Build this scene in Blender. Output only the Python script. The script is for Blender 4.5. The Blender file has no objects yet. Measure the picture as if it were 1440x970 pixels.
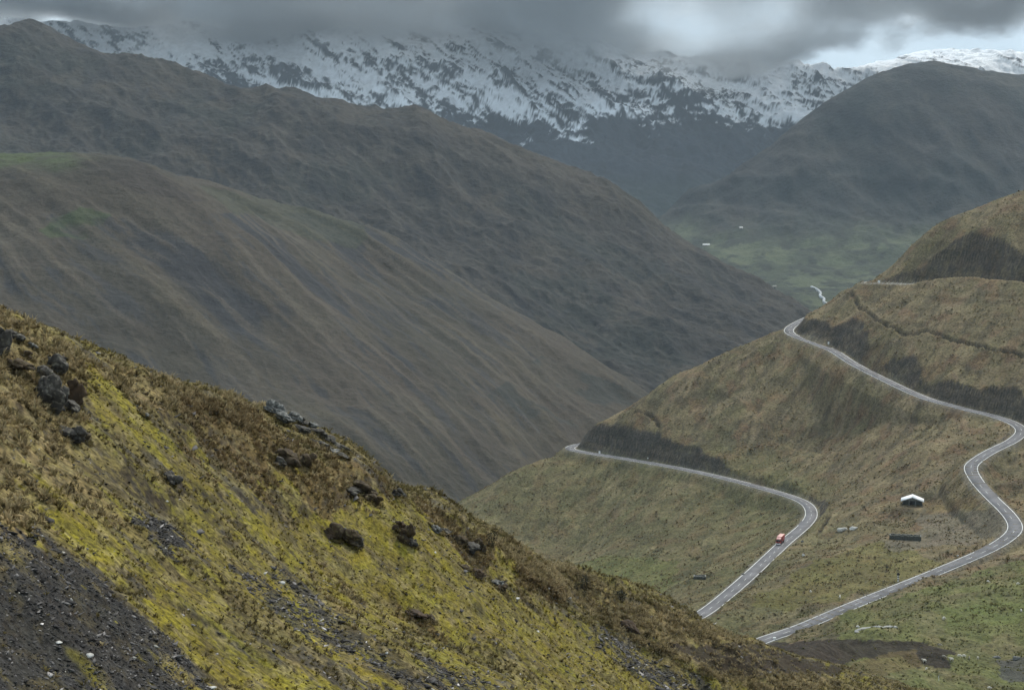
import bpy, bmesh, math, random
import numpy as np
from mathutils import Vector, Matrix

rng = np.random.default_rng(7)
random.seed(7)
SC = bpy.context.scene
COL = SC.collection

# ------------------------------------------------------------------ survey
F = 2300.0                       # focal length in photo pixels (1440 wide)
TH = math.atan(255.0 / F)        # camera pitch; horizon at photo row 230
CT, ST = math.cos(TH), math.sin(TH)


def P(px, py, D):
    """Point on the sight line of a photo pixel at ground distance D."""
    dx = (px - 720.0) / F
    dy = -(py - 485.0) / F
    d = np.array([dx, dy * ST + CT, dy * CT - ST])
    return d * (D / d[1])


def proj(X, Y, Z):
    f = Y * CT - Z * ST
    up = Y * ST + Z * CT
    return 720.0 + F * X / f, 485.0 - F * up / f


# ------------------------------------------------------------------ noise
def _h(ix, iy, s):
    h = (ix * 374761393 + iy * 668265263 + s * 1274126177) & 0xFFFFFFFF
    h = ((h ^ (h >> 13)) * 1103515245) & 0xFFFFFFFF
    return (h ^ (h >> 16)) & 0xFFFF


def pn(x, y, s=0):
    x = np.asarray(x, float); y = np.asarray(y, float)
    ix = np.floor(x).astype(np.int64); iy = np.floor(y).astype(np.int64)
    fx = x - ix; fy = y - iy
    u = fx * fx * fx * (fx * (fx * 6 - 15) + 10)
    v = fy * fy * fy * (fy * (fy * 6 - 15) + 10)

    def g(i, j, a, b):
        t = _h(i, j, s) * (2 * math.pi / 65536.0)
        return np.cos(t) * a + np.sin(t) * b
    n00 = g(ix, iy, fx, fy); n10 = g(ix + 1, iy, fx - 1, fy)
    n01 = g(ix, iy + 1, fx, fy - 1); n11 = g(ix + 1, iy + 1, fx - 1, fy - 1)
    return 1.5 * ((n00 * (1 - u) + n10 * u) * (1 - v) + (n01 * (1 - u) + n11 * u) * v)


def fbm(x, y, o=4, s=0, g=0.5):
    a, t, f = 1.0, 0.0, 1.0
    for k in range(o):
        t = t + a * pn(x * f + 13.7 * k, y * f - 7.3 * k, s + k)
        a *= g; f *= 2.03
    return t


def ridged(x, y, o=5, s=0, g=0.5):
    a, t, f, w = 1.0, 0.0, 1.0, 1.0
    for k in range(o):
        n = (1 - np.abs(pn(x * f + 31.1 * k, y * f + 5.7 * k, s + k))) ** 2
        t = t + a * n * w
        w = np.clip(n * 1.6, 0, 1)
        a *= g; f *= 2.07
    return t


def sstep(a, b, x):
    t = np.clip((x - a) / (b - a), 0, 1)
    return t * t * (3 - 2 * t)


# ------------------------------------------------------------------ surfaces through surveyed points
class TPS:
    def __init__(self, pts, lam=1e-4):
        p = np.array(pts, float)
        self.c = p[:, :2].mean(0); self.s = p[:, :2].std()
        q = (p[:, :2] - self.c) / self.s
        n = len(q)
        r2 = ((q[:, None] - q[None]) ** 2).sum(-1)
        K = 0.5 * r2 * np.log(r2 + 1e-12) + lam * np.eye(n)
        A = np.zeros((n + 3, n + 3))
        A[:n, :n] = K; A[:n, n] = 1; A[:n, n + 1:] = q
        A[n:, :n] = A[:n, n:].T
        b = np.zeros(n + 3); b[:n] = p[:, 2]
        w = np.linalg.solve(A, b)
        self.q, self.w, self.a = q, w[:n], w[n:]

    def __call__(self, X, Y):
        X = np.asarray(X, float); Y = np.asarray(Y, float)
        sh = X.shape
        x = (X.ravel() - self.c[0]) / self.s; y = (Y.ravel() - self.c[1]) / self.s
        out = self.a[0] + self.a[1] * x + self.a[2] * y
        for (qx, qy), w in zip(self.q, self.w):
            r2 = (x - qx) ** 2 + (y - qy) ** 2
            out += w * 0.5 * r2 * np.log(r2 + 1e-12)
        return out.reshape(sh)


def surv(lst, extra=()):
    return [tuple(P(*t)) for t in lst] + [tuple(e) for e in extra]


def behind(lst, dD, dz):
    out = []
    for t in lst:
        p = P(*t)
        k = (p[1] + dD) / p[1]
        out.append((p[0] * k, p[1] + dD, p[2] - dz))
    return out


# ---- near slope -----------------------------------------------------------
FG_CREST = [(-250, 330, 74), (-120, 380, 82), (0, 440, 90), (60, 480, 97), (150, 514, 104), (250, 553, 112),
            (370, 575, 121), (430, 605, 127), (490, 650, 134), (560, 692, 146), (640, 725, 158),
            (690, 768, 170), (760, 804, 192), (830, 848, 220), (900, 876, 255), (985, 900, 330), (1060, 920, 420)]
FG = TPS(surv(FG_CREST + [(-250, 970, 30), (0, 970, 40), (200, 970, 47), (400, 970, 57), (600, 970, 70),
                          (720, 970, 83), (850, 970, 112), (950, 970, 150), (1050, 970, 225), (1130, 965, 330),
                          (1180, 960, 420), (-250, 650, 46), (0, 700, 56), (300, 760, 75), (500, 820, 92),
                          (720, 864, 128), (850, 912, 170), (960, 938, 240), (1050, 946, 330)],
              behind(FG_CREST[:8], 30, 22) + behind(FG_CREST[8:13], 45, 32) + behind(FG_CREST[13:16], 70, 40)
              + behind(FG_CREST[16:], 70, 24) + [(70, 540, -186), (110, 520, -172), (160, 470, -165)]), 1e-5)


def zFG(X, Y, fine=True):
    z = FG(X, Y)
    s = 0.81 * X - 0.58 * Y            # along the fall line
    t = 0.58 * X + 0.81 * Y            # across it
    k = np.clip(Y / 130.0, 0.5, 1.2)
    z = z + k * (0.75 * fbm(t / 11, s / 26, 3, 5) + 0.5 * fbm(X / 7, Y / 7, 3, 9))
    led = np.clip(ridged(t / 16 + 3, s / 22, 2, 77) - 1.05, 0, 1)
    z = z + k * 1.5 * led
    if fine:
        z = z + 0.16 * k * fbm(X / 1.7, Y / 1.7, 3, 21) + 0.05 * fbm(X / 0.5, Y / 0.5, 2, 29)
    return z


# ---- hillside with the road ---------------------------------------------
ROAD_PIX = [(1185, 428, 1330), (1160, 437, 1262), (1140, 445, 1216), (1121, 454, 1186), (1110, 462, 1166), (1113, 470, 1148), (1140, 481, 1122), (1170, 492, 1092),
            (1200, 511, 1052), (1250, 537, 1006), (1300, 559, 964), (1350, 573, 940), (1395, 585, 922), (1425, 594, 904),
            (1437, 606, 886), (1424, 620, 868), (1400, 631, 852), (1377, 643, 836), (1365, 656, 824),
            (1372, 675, 806), (1395, 700, 776), (1418, 722, 750), (1428, 740, 732), (1417, 757, 719), (1380, 777, 703),
            (1300, 811, 680), (1200, 850, 655), (1130, 880, 639), (1075, 903, 627)]
ROAD_MID = [(82, 607, -185.3), (66, 598, -186.3), (53, 606, -187.3), (54, 628, -188.2), (66, 655, -188.8)]
ROAD_PIX2 = [(985, 866, 683), (1050, 812, 742), (1102, 764, 816), (1132, 738, 862), (1141, 722, 892), (1132, 707, 922),
             (1100, 694, 950), (1030, 675, 1000), (960, 659, 1044), (880, 645, 1090), (830, 637, 1118), (805, 632, 1136),
             (803, 628, 1152), (818, 624, 1172), (850, 620, 1200), (890, 615, 1240)]


def catmull(pts, step=2.0):
    p = np.array(pts, float)
    p = np.vstack([2 * p[0] - p[1], p, 2 * p[-1] - p[-2]])
    out = []
    for i in range(1, len(p) - 2):
        n = max(2, int(np.linalg.norm(p[i + 1] - p[i]) / 0.7))
        t = np.linspace(0, 1, n, endpoint=False)[:, None]
        a, b, c, d = p[i - 1], p[i], p[i + 1], p[i + 2]
        out.append(0.5 * (2 * b + (c - a) * t + (2 * a - 5 * b + 4 * c - d) * t ** 2 + (3 * b - a - 3 * c + d) * t ** 3))
    o = np.vstack(out + [p[-2][None]])
    L = np.r_[0, np.cumsum(np.linalg.norm(np.diff(o[:, :2], axis=0), axis=1))]
    s = np.arange(0, L[-1], step)
    return np.stack([np.interp(s, L, o[:, k]) for k in range(3)], 1)


def smooth(a, n):
    k = np.ones(n) / n
    pad = np.r_[np.full(n, a[0]), a, np.full(n, a[-1])]
    return np.convolve(pad, k, 'same')[n:-n]


ROAD = catmull(surv(ROAD_PIX) + ROAD_MID + surv(ROAD_PIX2), 2.0)
ROAD[:, 2] = smooth(ROAD[:, 2], 25)
for k in (0, 1):
    ROAD[:, k] = smooth(ROAD[:, k], 5)
TRACK = catmull(surv([(1600, 402, 1010), (1440, 402, 1042), (1380, 401, 1070), (1320, 400, 1098), (1270, 399, 1122), (1235, 398, 1142),
                      (1215, 398, 1160), (1222, 396, 1200), (1260, 394, 1240)]), 2.0)
TRACK[:, 2] = smooth(TRACK[:, 2], 15)

B_CREST = [(660, 714, 1075), (700, 688, 1090), (740, 658, 1110), (770, 643, 1130)]
B_CREST2 = [(842, 606, 1138), (900, 566, 1152), (950, 532, 1158), (1000, 501, 1155), (1050, 482, 1152), (1085, 472, 1154)]
B_CREST3 = [(1180, 421, 1225), (1205, 408, 1215), (1250, 384, 1170), (1280, 352, 1160), (1310, 328, 1150), (1340, 312, 1145), (1390, 291, 1135), (1440, 268, 1130),
            (1520, 235, 1130), (1620, 200, 1130)]
B = TPS(surv(B_CREST + B_CREST2 + B_CREST3 + [
    (600, 745, 1060), (700, 780, 985), (800, 780, 1000), (800, 700, 1066), (900, 720, 1000), (900, 780, 930),
    (850, 820, 900), (930, 820, 860), (983, 808, 790), (900, 850, 810), (950, 850, 740), (850, 900, 700),
    (600, 800, 1000), (1100, 800, 738), (1180, 800, 713), (1150, 850, 665), (1250, 790, 723), (1200, 745, 804),
    (1160, 765, 800), (1283, 706, 821), (1350, 720, 789), (1272, 757, 759), (1400, 760, 727), (1330, 680, 833),
    (1330, 640, 868), (1300, 620, 895), (1350, 603, 912), (1200, 640, 960), (1200, 580, 1018), (1100, 620, 1040),
    (1050, 600, 1058), (950, 610, 1085), (1170, 690, 922), (1440, 648, 838), (1500, 700, 790), (1440, 540, 932),
    (1440, 480, 965), (1500, 560, 905), (1440, 330, 1080), (1300, 500, 1010), (1300, 440, 1058), (1250, 470, 1058), (1380, 500, 975),
    (1200, 470, 1092), (1150, 462, 1140), (1350, 340, 1110), (1300, 370, 1125), (1100, 540, 1095), (1100, 500, 1122), (1500, 400, 1015), (1600, 480, 930),
    (1100, 962, 428), (1250, 966, 440), (1440, 966, 450), (1600, 966, 450), (1340, 932, 500), (1200, 922, 495),
    (1080, 934, 465), (1440, 900, 538), (1350, 832, 622), (1300, 870, 560), (1150, 903, 590), (1200, 884, 612), (1110, 915, 560),
    (1440, 800, 660), (1500, 800, 650), (1600, 880, 540), (1600, 720, 740), (1440, 765, 712), (1020, 840, 712), (1060, 850, 680),
    (1240, 845, 655), (1180, 872, 636), (1075, 815, 735), (1130, 770, 800), (880, 657, 1076), (840, 650, 1100), (812, 645, 1118), (790, 641, 1134), (940, 672, 1040)],
    behind(B_CREST, 120, 45) + behind(B_CREST2, 90, 62) + behind(B_CREST3, 120, 75)
    + [(30, 500, -205), (0, 600, -222), (-40, 700, -235), (40, 430, -190), (10, 1500, -300), (200, 1500, -290), (400, 1500, -230),
       (-80, 1250, -285), (-120, 950, -255)]), 2e-5)

_rc = ROAD[::2]; _tc = TRACK[::2]


def near(X, Y, path, ext=None):
    """distance to a path, the height of its nearest point, which side (and how high the bank is there)"""
    hh = np.zeros(X.shape)
    d = np.full(X.shape, 1e9); zz = np.zeros(X.shape); side = np.zeros(X.shape)
    T = np.gradient(path[:, :2], axis=0); T /= np.linalg.norm(T, axis=1)[:, None]
    for i in range(len(path)):
        x, y, z = path[i]
        q = (X - x) ** 2 + (Y - y) ** 2
        m = q < d
        d[m] = q[m]; zz[m] = z
        side[m] = (T[i, 0] * (Y[m] - y) - T[i, 1] * (X[m] - x))
        if ext is not None:
            side[m] *= ext[1][i]; hh[m] = ext[0][i]
    if ext is not None:
        return np.sqrt(d), zz, side, hh
    return np.sqrt(d), zz, side


# where the road was blasted into the hill: bank height and hill side for each road station
_T = np.gradient(_rc[:, :2], axis=0); _T /= np.linalg.norm(_T, axis=1)[:, None]
_nr = np.stack([-_T[:, 1], _T[:, 0]], 1)
_pz = B(_rc[:, 0] + 16 * _nr[:, 0], _rc[:, 1] + 16 * _nr[:, 1]) - B(_rc[:, 0] - 16 * _nr[:, 0], _rc[:, 1] - 16 * _nr[:, 1])
_sd = np.where(smooth(_pz, 15) > 0, 1.0, -1.0)
_qx, _qy = proj(_rc[:, 0], _rc[:, 1], _rc[:, 2])
_hb = np.zeros(len(_rc))
_k = np.arange(len(_rc))
_i1 = int(np.argmin(np.hypot(_qx - 1425, _qy - 594))); _i2 = int(np.argmin(np.hypot(_qx - 1428, _qy - 740)))
_j0 = int(np.argmin(np.hypot(_qx - 1136, _qy - 745))); _j1 = int(np.argmin(np.hypot(_qx - 1120, _qy - 700))); _m1 = int(np.argmin(np.hypot(_qx - 1365, _qy - 656)))
_hb[_k <= _i1] = 5.6; _hb[(_k > _m1) & (_k <= _i2)] = 4.0
_sd[(_k > _m1) & (_k <= _i2)] = 1.0
_hb[(_k > _j1)] = 4.8
_fl = (_k > _i2) & (_k < _j0); _hb[_fl] = 1.3
_bn = 1 + .6 * pn(_k / 9.0, _k * 0.0, 19) + .3 * pn(_k / 3.0, _k * 0.0 + 4, 20)
_hb = smooth(_hb, 9) * _bn
_up = (_hb, _sd)
MOUND = catmull(surv([(985, 930, 425), (1080, 926, 455), (1180, 918, 485), (1260, 914, 500), (1325, 924, 500)]), 3.0)

DITCH = [catmull([tuple(P(*t)) for t in l], 2.0) for l in (
    [(1196, 436, 1150), (1225, 452, 1092), (1262, 478, 1052), (1275, 490, 1042), (1330, 497, 1010), (1440, 508, 952)],
    [(893, 570, 1126), (915, 582, 1114), (928, 602, 1096)],
    [(1150, 760, 815), (1166, 746, 850)])]


def zB(X, Y, full=False):
    sh = np.shape(X)
    X = np.atleast_1d(np.asarray(X, float)).ravel(); Y = np.atleast_1d(np.asarray(Y, float)).ravel()
    z = B(X, Y)
    # gullies run down the face
    s = 0.55 * X - 0.83 * Y; t = 0.83 * X + 0.55 * Y
    hi = sstep(-196, -150, z) * 0.8 + 0.2
    z = z + hi * 3.2 * (fbm(X / 85, Y / 85, 3, 40))
    ac = 0.75 * X - 0.66 * Y + 9 * fbm(X / 60, Y / 60, 2, 42); al = 0.66 * X + 0.75 * Y
    gz = 1.8 * (1 - .7 * sstep(-118, -100, z)) * (ridged(ac / 34, al / 190, 3, 44) - 1.0) * (0.25 + 0.75 * hi)
    z = z + gz
    dm, zm, _ = near(X, Y, MOUND)
    z = z + (3.0 + 1.2 * fbm(X / 8, Y / 8, 2, 73)) * np.exp(-(dm / 9.0) ** 2)
    z = z + 0.9 * fbm(X / 17, Y / 13, 3, 46) * sstep(720, 640, Y) + 0.55 * fbm(X / 9, Y / 9, 3, 47) + 0.28 * fbm(X / 3.2, Y / 3.2, 2, 49)
    dr, zr, sr, hr = near(X, Y, _rc, _up)
    z = z + hr * np.clip(np.exp(-np.maximum(dr - 12, 0) / 26.0), 0, 1) * sstep(3, 9, dr) * (sr > 0)
    dt, zt, stt = near(X, Y, _tc)
    nz = 0.8 * fbm(X / 5, Y / 5, 3, 61)
    w = 4.6
    e = np.maximum(dr - w, 0)
    hi_ = zr - 0.16 + e * 1.45 + nz * sstep(0, 2, e)
    lo_ = zr - 0.16 - e * 0.9 - 1.2 * np.maximum(e - 9, 0) + nz * sstep(0, 3, e) * .6
    cut = sstep(0.3, 3.0, z - hi_) * sstep(30, 8, e) * sstep(.2, 1., e)
    z0 = z
    z = np.clip(z, lo_, hi_)
    cutm = np.clip(np.maximum(cut, (z0 - hi_ > 0.1) * (e > .3) * (e < 26)), 0, 1)
    e2 = np.maximum(dt - 3.6, 0)
    hi2 = zt - 0.12 + e2 * 1.5 + nz * sstep(0, 2, e2)
    lo2 = zt - 0.12 - e2 * 0.8
    m2 = (z - hi2 > 0.1) & (e2 > .3)
    z = np.clip(z, lo2, hi2)
    cutm = np.maximum(cutm, m2)
    dd = np.full(X.shape, 1e9)
    for p in DITCH:
        d_, _, _ = near(X, Y, p); dd = np.minimum(dd, d_)
    dd = dd + 0.7 * fbm(X / 4, Y / 4, 2, 71)
    di = sstep(1.7, .6, dd)
    z = z - 1.3 * di + 0.6 * sstep(3.5, 2.2, dd) * (1 - di)
    # the house terrace and the yards are level
    for (px, py, D, r) in PADS:
        c = (px, py, D)
        q = np.hypot(X - c[0], Y - c[1])
        z = z + (c[2] - z) * sstep(r * 1.8, r, q)
    if full:
        return z.reshape(sh), cutm.reshape(sh), dr.reshape(sh), dt.reshape(sh), di.reshape(sh), e.reshape(sh)
    return z.reshape(sh)


PADS = []

# ---- far ranges ------------------------------------------------------------
C1 = [(-250, 240, 1780), (-100, 228, 1730), (0, 223, 1700), (60, 220, 1690), (150, 222, 1655), (200, 238, 1635), (260, 267, 1620), (300, 289, 1610)]
C2 = [(330, 263, 1960), (400, 284, 1935), (500, 310, 1905), (560, 338, 1885), (640, 388, 1855), (700, 424, 1830), (800, 478, 1790), (850, 508, 1765),
      (915, 549, 1735), (980, 600, 1700)]
CM = TPS(surv(C1 + C2 + [(400, 358, 1575), (500, 440, 1530), (600, 520, 1480), (700, 605, 1420),
                         (340, 290, 1800), (420, 330, 1760), (500, 385, 1720), (600, 440, 1680), (700, 510, 1620), (800, 565, 1590), (860, 600, 1560),
                         (300, 560, 1300), (500, 620, 1275), (650, 710, 1240), (800, 660, 1440), (100, 480, 1330), (0, 400, 1385), (0, 300, 1540), (120, 300, 1545),
                         (-250, 320, 1560), (-250, 450, 1330), (0, 520, 1210), (300, 660, 1190)],
              behind(C1[:6], 420, 60) + behind(C2, 260, 110)
              + [(-320, 850, -268), (-120, 850, -270), (0, 1000, -268), (-380, 680, -268), (-160, 1000, -262), (60, 1150, -272)]), 2e-5)
D1 = [(-300, 0, 3450), (-150, 30, 3380), (0, 39, 3300), (38, 33, 3300), (70, 48, 3290), (100, 62, 3280), (160, 80, 3260), (230, 93, 3240), (300, 109, 3220), (350, 125, 3200), (430, 132, 3180),
      (500, 141, 3150), (560, 151, 3120), (640, 169, 3080), (700, 186, 3040), (760, 213, 3000), (850, 259, 2940), (900, 291, 2900),
      (940, 325, 2870), (1000, 367, 2820), (1060, 399, 2790), (1110, 422, 2760), (1160, 450, 2720), (1250, 500, 2680)]
DM = TPS(surv(D1 + [(0, 150, 2950), (200, 200, 2800), (400, 280, 2600), (600, 300, 2700), (700, 350, 2600), (800, 400, 2500), (800, 470, 2330), (915, 550, 2130),
                    (1000, 480, 2380), (900, 400, 2600), (1050, 445, 2560), (800, 300, 2790), (-300, 150, 2950), (-300, 260, 2500), (0, 260, 2500), (500, 350, 2350), (700, 480, 2150)],
              behind(D1, 450, 190)), 2e-5)
F1 = [(920, 315, 4650), (1000, 256, 4620), (1040, 236, 4600), (1085, 203, 4600), (1140, 159, 4600), (1200, 121, 4600), (1240, 103, 4620), (1280, 91, 4650), (1310, 88, 4650),
      (1350, 92, 4660), (1400, 101, 4660), (1440, 104, 4660), (1600, 95, 4700), (1800, 80, 4700)]
FM = TPS(surv(F1 + [(1100, 280, 4300), (1200, 250, 4250), (1300, 250, 4180), (1440, 250, 4150), (1000, 315, 4300), (1100, 345, 3980), (1200, 362, 3800), (1300, 370, 3680),
                    (1440, 340, 3700), (1250, 405, 3350), (1150, 400, 3480), (950, 345, 4150), (980, 385, 3650), (1100, 422, 3000), (1165, 432, 2870), (1300, 440, 2800), (1600, 300, 3900),
                    (1600, 420, 2900), (1800, 300, 4000), (850, 380, 3700), (1000, 460, 2600)],
              behind(F1[2:], 700, 260) + behind(F1[:2], 900, 60)), 2e-5)
E1 = [(-400, 10, 7700), (-200, 20, 7700), (0, 30, 7650), (100, 40, 7600), (200, 36, 7600), (300, 40, 7550), (400, 45, 7500), (500, 40, 7500), (600, 35, 7500), (700, 40, 7500),
      (800, 60, 7500), (900, 78, 7550), (1000, 90, 7700), (1110, 97, 8000), (1180, 92, 8500), (1215, 80, 8900), (1250, 88, 9000), (1290, 82, 9050), (1320, 90, 9100), (1350, 85, 9100), (1390, 92, 9100), (1440, 80, 9100), (1600, 50, 9100), (1900, 40, 9000)]
EM = TPS(surv(E1 + [(200, 120, 6900), (400, 140, 6900), (600, 160, 6700), (800, 185, 6500), (950, 260, 6000), (1010, 285, 5900), (880, 310, 5500), (1085, 205, 6700), (1000, 180, 6700), (1100, 140, 7300),
                    (1250, 130, 8000), (1440, 130, 8000), (0, 180, 6400), (600, 280, 5600), (1600, 130, 8000), (1300, 220, 6500), (-300, 180, 6400)],
              behind(E1, 1200, 330)), 2e-5)


def zC(X, Y):
    z = CM(X, Y)
    s = 0.68 * X - 0.73 * Y; t = 0.73 * X + 0.68 * Y
    wob = 20 * fbm(X / 260, Y / 260, 2, 3)
    low = sstep(20, -60, z)
    z = z + low * (6.5 * (ridged((t + wob) / 95, s / 520, 4, 11) - 1.1) + 0.7 * (ridged((t + wob) / 40, s / 600, 4, 12, .55) - 1.1))
    z = z + 7 * fbm(X / 210, Y / 210, 3, 14) * low + 1.5 * fbm(X / 22, Y / 22, 4, 17)
    return z


def zD(X, Y):
    z = DM(X, Y)
    t = 0.8 * X + 0.6 * Y; s = 0.6 * X - 0.8 * Y
    z = z + 36 * (ridged((t + 20 * fbm(X / 300, Y / 300, 2, 8)) / 330, s / 620, 6, 31, .55) - 1.2) * .55
    z = z + 5 * (ridged((t + 25 * fbm(X / 150, Y / 150, 2, 7)) / 120, s / 330, 5, 33, .58) - 1.2) + 2.6 * fbm(X / 50, Y / 50, 5, 35, .6)
    return z


def zF(X, Y):
    z = FM(X, Y) - 160 * sstep(2780, 2420, Y)
    k = sstep(-235, -120, z)
    z = z + (4 + 34 * k * (1 - .85 * sstep(60, 240, z))) * (ridged(X / 380 + .3 * Y / 420, Y / 700, 6, 51, .52) - 1.15) * .8 + 5 * fbm(X / 90, Y / 90, 4, 54, .55)
    return z


def zE(X, Y):
    z = EM(X, Y)
    wx = 160 * fbm(X / 700, Y / 700, 2, 91); wy = 160 * fbm(X / 700 + 9, Y / 700, 2, 92)
    k = 0.35 + 0.65 * sstep(-150, 120, z)
    k = k * (1 - .15 * sstep(900, 2200, X) * sstep(8000, 8700, Y))
    ac = .50 * X + .87 * Y; al = .87 * X - .50 * Y
    k = k * (1 - .45 * sstep(380, 560, z))
    z = z + k * 120 * (ridged((ac + .6 * wx) / 900, (al + .6 * wy) / 1500, 7, 81, .5) - 1.25)
    z = z + k * 42 * (ridged((.8 * X + .6 * Y + .3 * wy) / 420, (.6 * X - .8 * Y + .3 * wx) / 900, 6, 83, .55) - 1.2)
    z = z + k * 10 * fbm(X / 50, Y / 50, 4, 85, .62)
    return z


def ray_hit(fn, px, py, D0, D1, n=1500):
    d = np.array([(px - 720.0) / F, 0, 0]); a = P(px, py, 1.0)
    Ds = np.linspace(D0, D1, n)
    z = fn(a[0] * Ds, a[1] * Ds)
    i = int(np.argmax(z > a[2] * Ds))
    if i > 0:
        lo, hi = Ds[i - 1], Ds[i]
        zz = np.linspace(lo, hi, 30)
        zt = fn(a[0] * zz, a[1] * zz)
        j = int(np.argmax(zt > a[2] * zz)); Dh = zz[j]
    else:
        Dh = Ds[0]
    X, Y = a[0] * Dh, a[1] * Dh
    return float(X), float(Y), float(fn(np.array([X]), np.array([Y]))[0])


SHED = ray_hit(zB, 1283, 709, 640, 1000); YARD = ray_hit(zB, 1273, 758, 640, 1000); HUT = ray_hit(zB, 984, 813, 640, 1000)
PADS += [(*SHED, 8.0), (*YARD, 9.0), (*HUT, 4.5)]


# ------------------------------------------------------------------ materials
def mat(name):
    m = bpy.data.materials.new(name); m.use_nodes = True
    nt = m.node_tree; nt.nodes.clear()
    out = nt.nodes.new('ShaderNodeOutputMaterial')
    return m, nt, out


def N(nt, t, **kw):
    n = nt.nodes.new(t)
    for k, v in kw.items():
        if k.startswith('_'):
            setattr(n, k[1:], v)
        else:
            key = int(k[1:]) if k[0] == 'i' and k[1:].isdigit() else k.replace('_', ' ')
            n.inputs[key].default_value = v
    return n


def simple(name, col, rough=.7, var=.15, scale=3.0, metal=0.0, spec=.3, bump=.0):
    m, nt, out = mat(name)
    b = N(nt, 'ShaderNodeBsdfPrincipled', Roughness=rough, Metallic=metal)
    b.inputs['Specular IOR Level'].default_value = spec
    tc = N(nt, 'ShaderNodeTexCoord')
    no = N(nt, 'ShaderNodeTexNoise', Scale=scale, Detail=6.0)
    nt.links.new(tc.outputs['Object'], no.inputs['Vector'])
    mp = N(nt, 'ShaderNodeMapRange', From_Min=.3, From_Max=.7, To_Min=1 - var, To_Max=1 + var)
    nt.links.new(no.outputs['Fac'], mp.inputs['Value'])
    mx = N(nt, 'ShaderNodeMix', _data_type='RGBA', _blend_type='MULTIPLY')
    mx.inputs[0].default_value = 1.0
    mx.inputs[6].default_value = (*col, 1)
    nt.links.new(mp.outputs[0], mx.inputs[7])
    nt.links.new(mx.outputs[2], b.inputs['Base Color'])
    if bump:
        bp = N(nt, 'ShaderNodeBump', Strength=bump, Distance=.1)
        nt.links.new(no.outputs['Fac'], bp.inputs['Height'])
        nt.links.new(bp.outputs[0], b.inputs['Normal'])
    nt.links.new(b.outputs[0], out.inputs['Surface'])
    return m


def ground_mat(name, fine, mid, var=(.55, 1.5), bump=.6, bdist=.3, sat=.25):
    """ground cover from the 'cover' colour attribute, broken up by noise in world metres"""
    m, nt, out = mat(name)
    L = nt.links.new
    b = N(nt, 'ShaderNodeBsdfPrincipled', Roughness=.95)
    b.inputs['Specular IOR Level'].default_value = .12
    at = N(nt, 'ShaderNodeVertexColor', _layer_name='cover')
    tc = N(nt, 'ShaderNodeTexCoord')
    n1 = N(nt, 'ShaderNodeTexNoise', Scale=1.0 / fine, Detail=5.0, Roughness=.65)
    n2 = N(nt, 'ShaderNodeTexNoise', Scale=1.0 / mid, Detail=5.0, Roughness=.6)
    L(tc.outputs['Object'], n1.inputs['Vector']); L(tc.outputs['Object'], n2.inputs['Vector'])
    r1 = N(nt, 'ShaderNodeMapRange', From_Min=.32, From_Max=.68, To_Min=var[0], To_Max=var[1])
    L(n1.outputs['Fac'], r1.inputs['Value'])
    mx = N(nt, 'ShaderNodeMix', _data_type='RGBA', _blend_type='MULTIPLY'); mx.inputs[0].default_value = 1
    L(at.outputs['Color'], mx.inputs[6]); L(r1.outputs[0], mx.inputs[7])
    hs = N(nt, 'ShaderNodeHueSaturation')
    r2 = N(nt, 'ShaderNodeMapRange', From_Min=.3, From_Max=.7, To_Min=1 - sat, To_Max=1 + sat)
    r3 = N(nt, 'ShaderNodeMapRange', From_Min=.3, From_Max=.7, To_Min=.485, To_Max=.515)
    L(n2.outputs['Fac'], r2.inputs['Value']); L(n2.outputs['Color'], r3.inputs['Value'])
    L(r2.outputs[0], hs.inputs['Value']); L(r3.outputs[0], hs.inputs['Hue'])
    L(mx.outputs[2], hs.inputs['Color']); L(hs.outputs[0], b.inputs['Base Color'])
    bp = N(nt, 'ShaderNodeBump', Strength=bump, Distance=bdist)
    L(n1.outputs['Fac'], bp.inputs['Height']); L(bp.outputs[0], b.inputs['Normal'])
    L(b.outputs[0], out.inputs['Surface'])
    return m


# ------------------------------------------------------------------ mesh helpers
def mesh_obj(name, V, Fc, m=None, parent=None, smooth=False, loc=None):
    me = bpy.data.meshes.new(name)
    V = np.asarray(V, np.float32)
    Fc = np.asarray(Fc, np.int32) if not isinstance(Fc, list) or (len(Fc) and len({len(f) for f in Fc}) == 1) else Fc
    if isinstance(Fc, np.ndarray):
        n, k = Fc.shape
        me.vertices.add(len(V)); me.vertices.foreach_set('co', V.ravel())
        me.loops.add(n * k); me.loops.foreach_set('vertex_index', Fc.ravel())
        me.polygons.add(n); me.polygons.foreach_set('loop_start', np.arange(0, n * k, k, dtype=np.int32))
        me.polygons.foreach_set('loop_total', np.full(n, k, np.int32))
        me.update(calc_edges=True)
    else:
        me.from_pydata(V.tolist(), [], [list(f) for f in Fc]); me.update()
    if smooth:
        me.polygons.foreach_set('use_smooth', np.ones(len(me.polygons), bool))
    o = bpy.data.objects.new(name, me); COL.objects.link(o)
    if m:
        me.materials.append(m)
    if parent:
        o.parent = parent
    if loc is not None:
        o.location = loc
    return o


def attr_color(o, rgb, name='cover'):
    a = o.data.color_attributes.new(name, 'FLOAT_COLOR', 'POINT')
    c = np.ones((len(rgb), 4), np.float32); c[:, :3] = rgb
    a.data.foreach_set('color', c.ravel())


def fan(u0, u1, nu, Y0, Y1, ny):
    u = np.linspace(u0, u1, nu); y = np.exp(np.linspace(math.log(Y0), math.log(Y1), ny))
    U, Y = np.meshgrid(u, y)
    return (U * Y), Y


def grid_faces(ny, nu):
    i = np.arange(ny * nu).reshape(ny, nu)
    return np.stack([i[:-1, :-1], i[:-1, 1:], i[1:, 1:], i[1:, :-1]], -1).reshape(-1, 4)


def lerp(c, d, m):
    return c + (np.asarray(d) - c) * np.asarray(m)[..., None]


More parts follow.
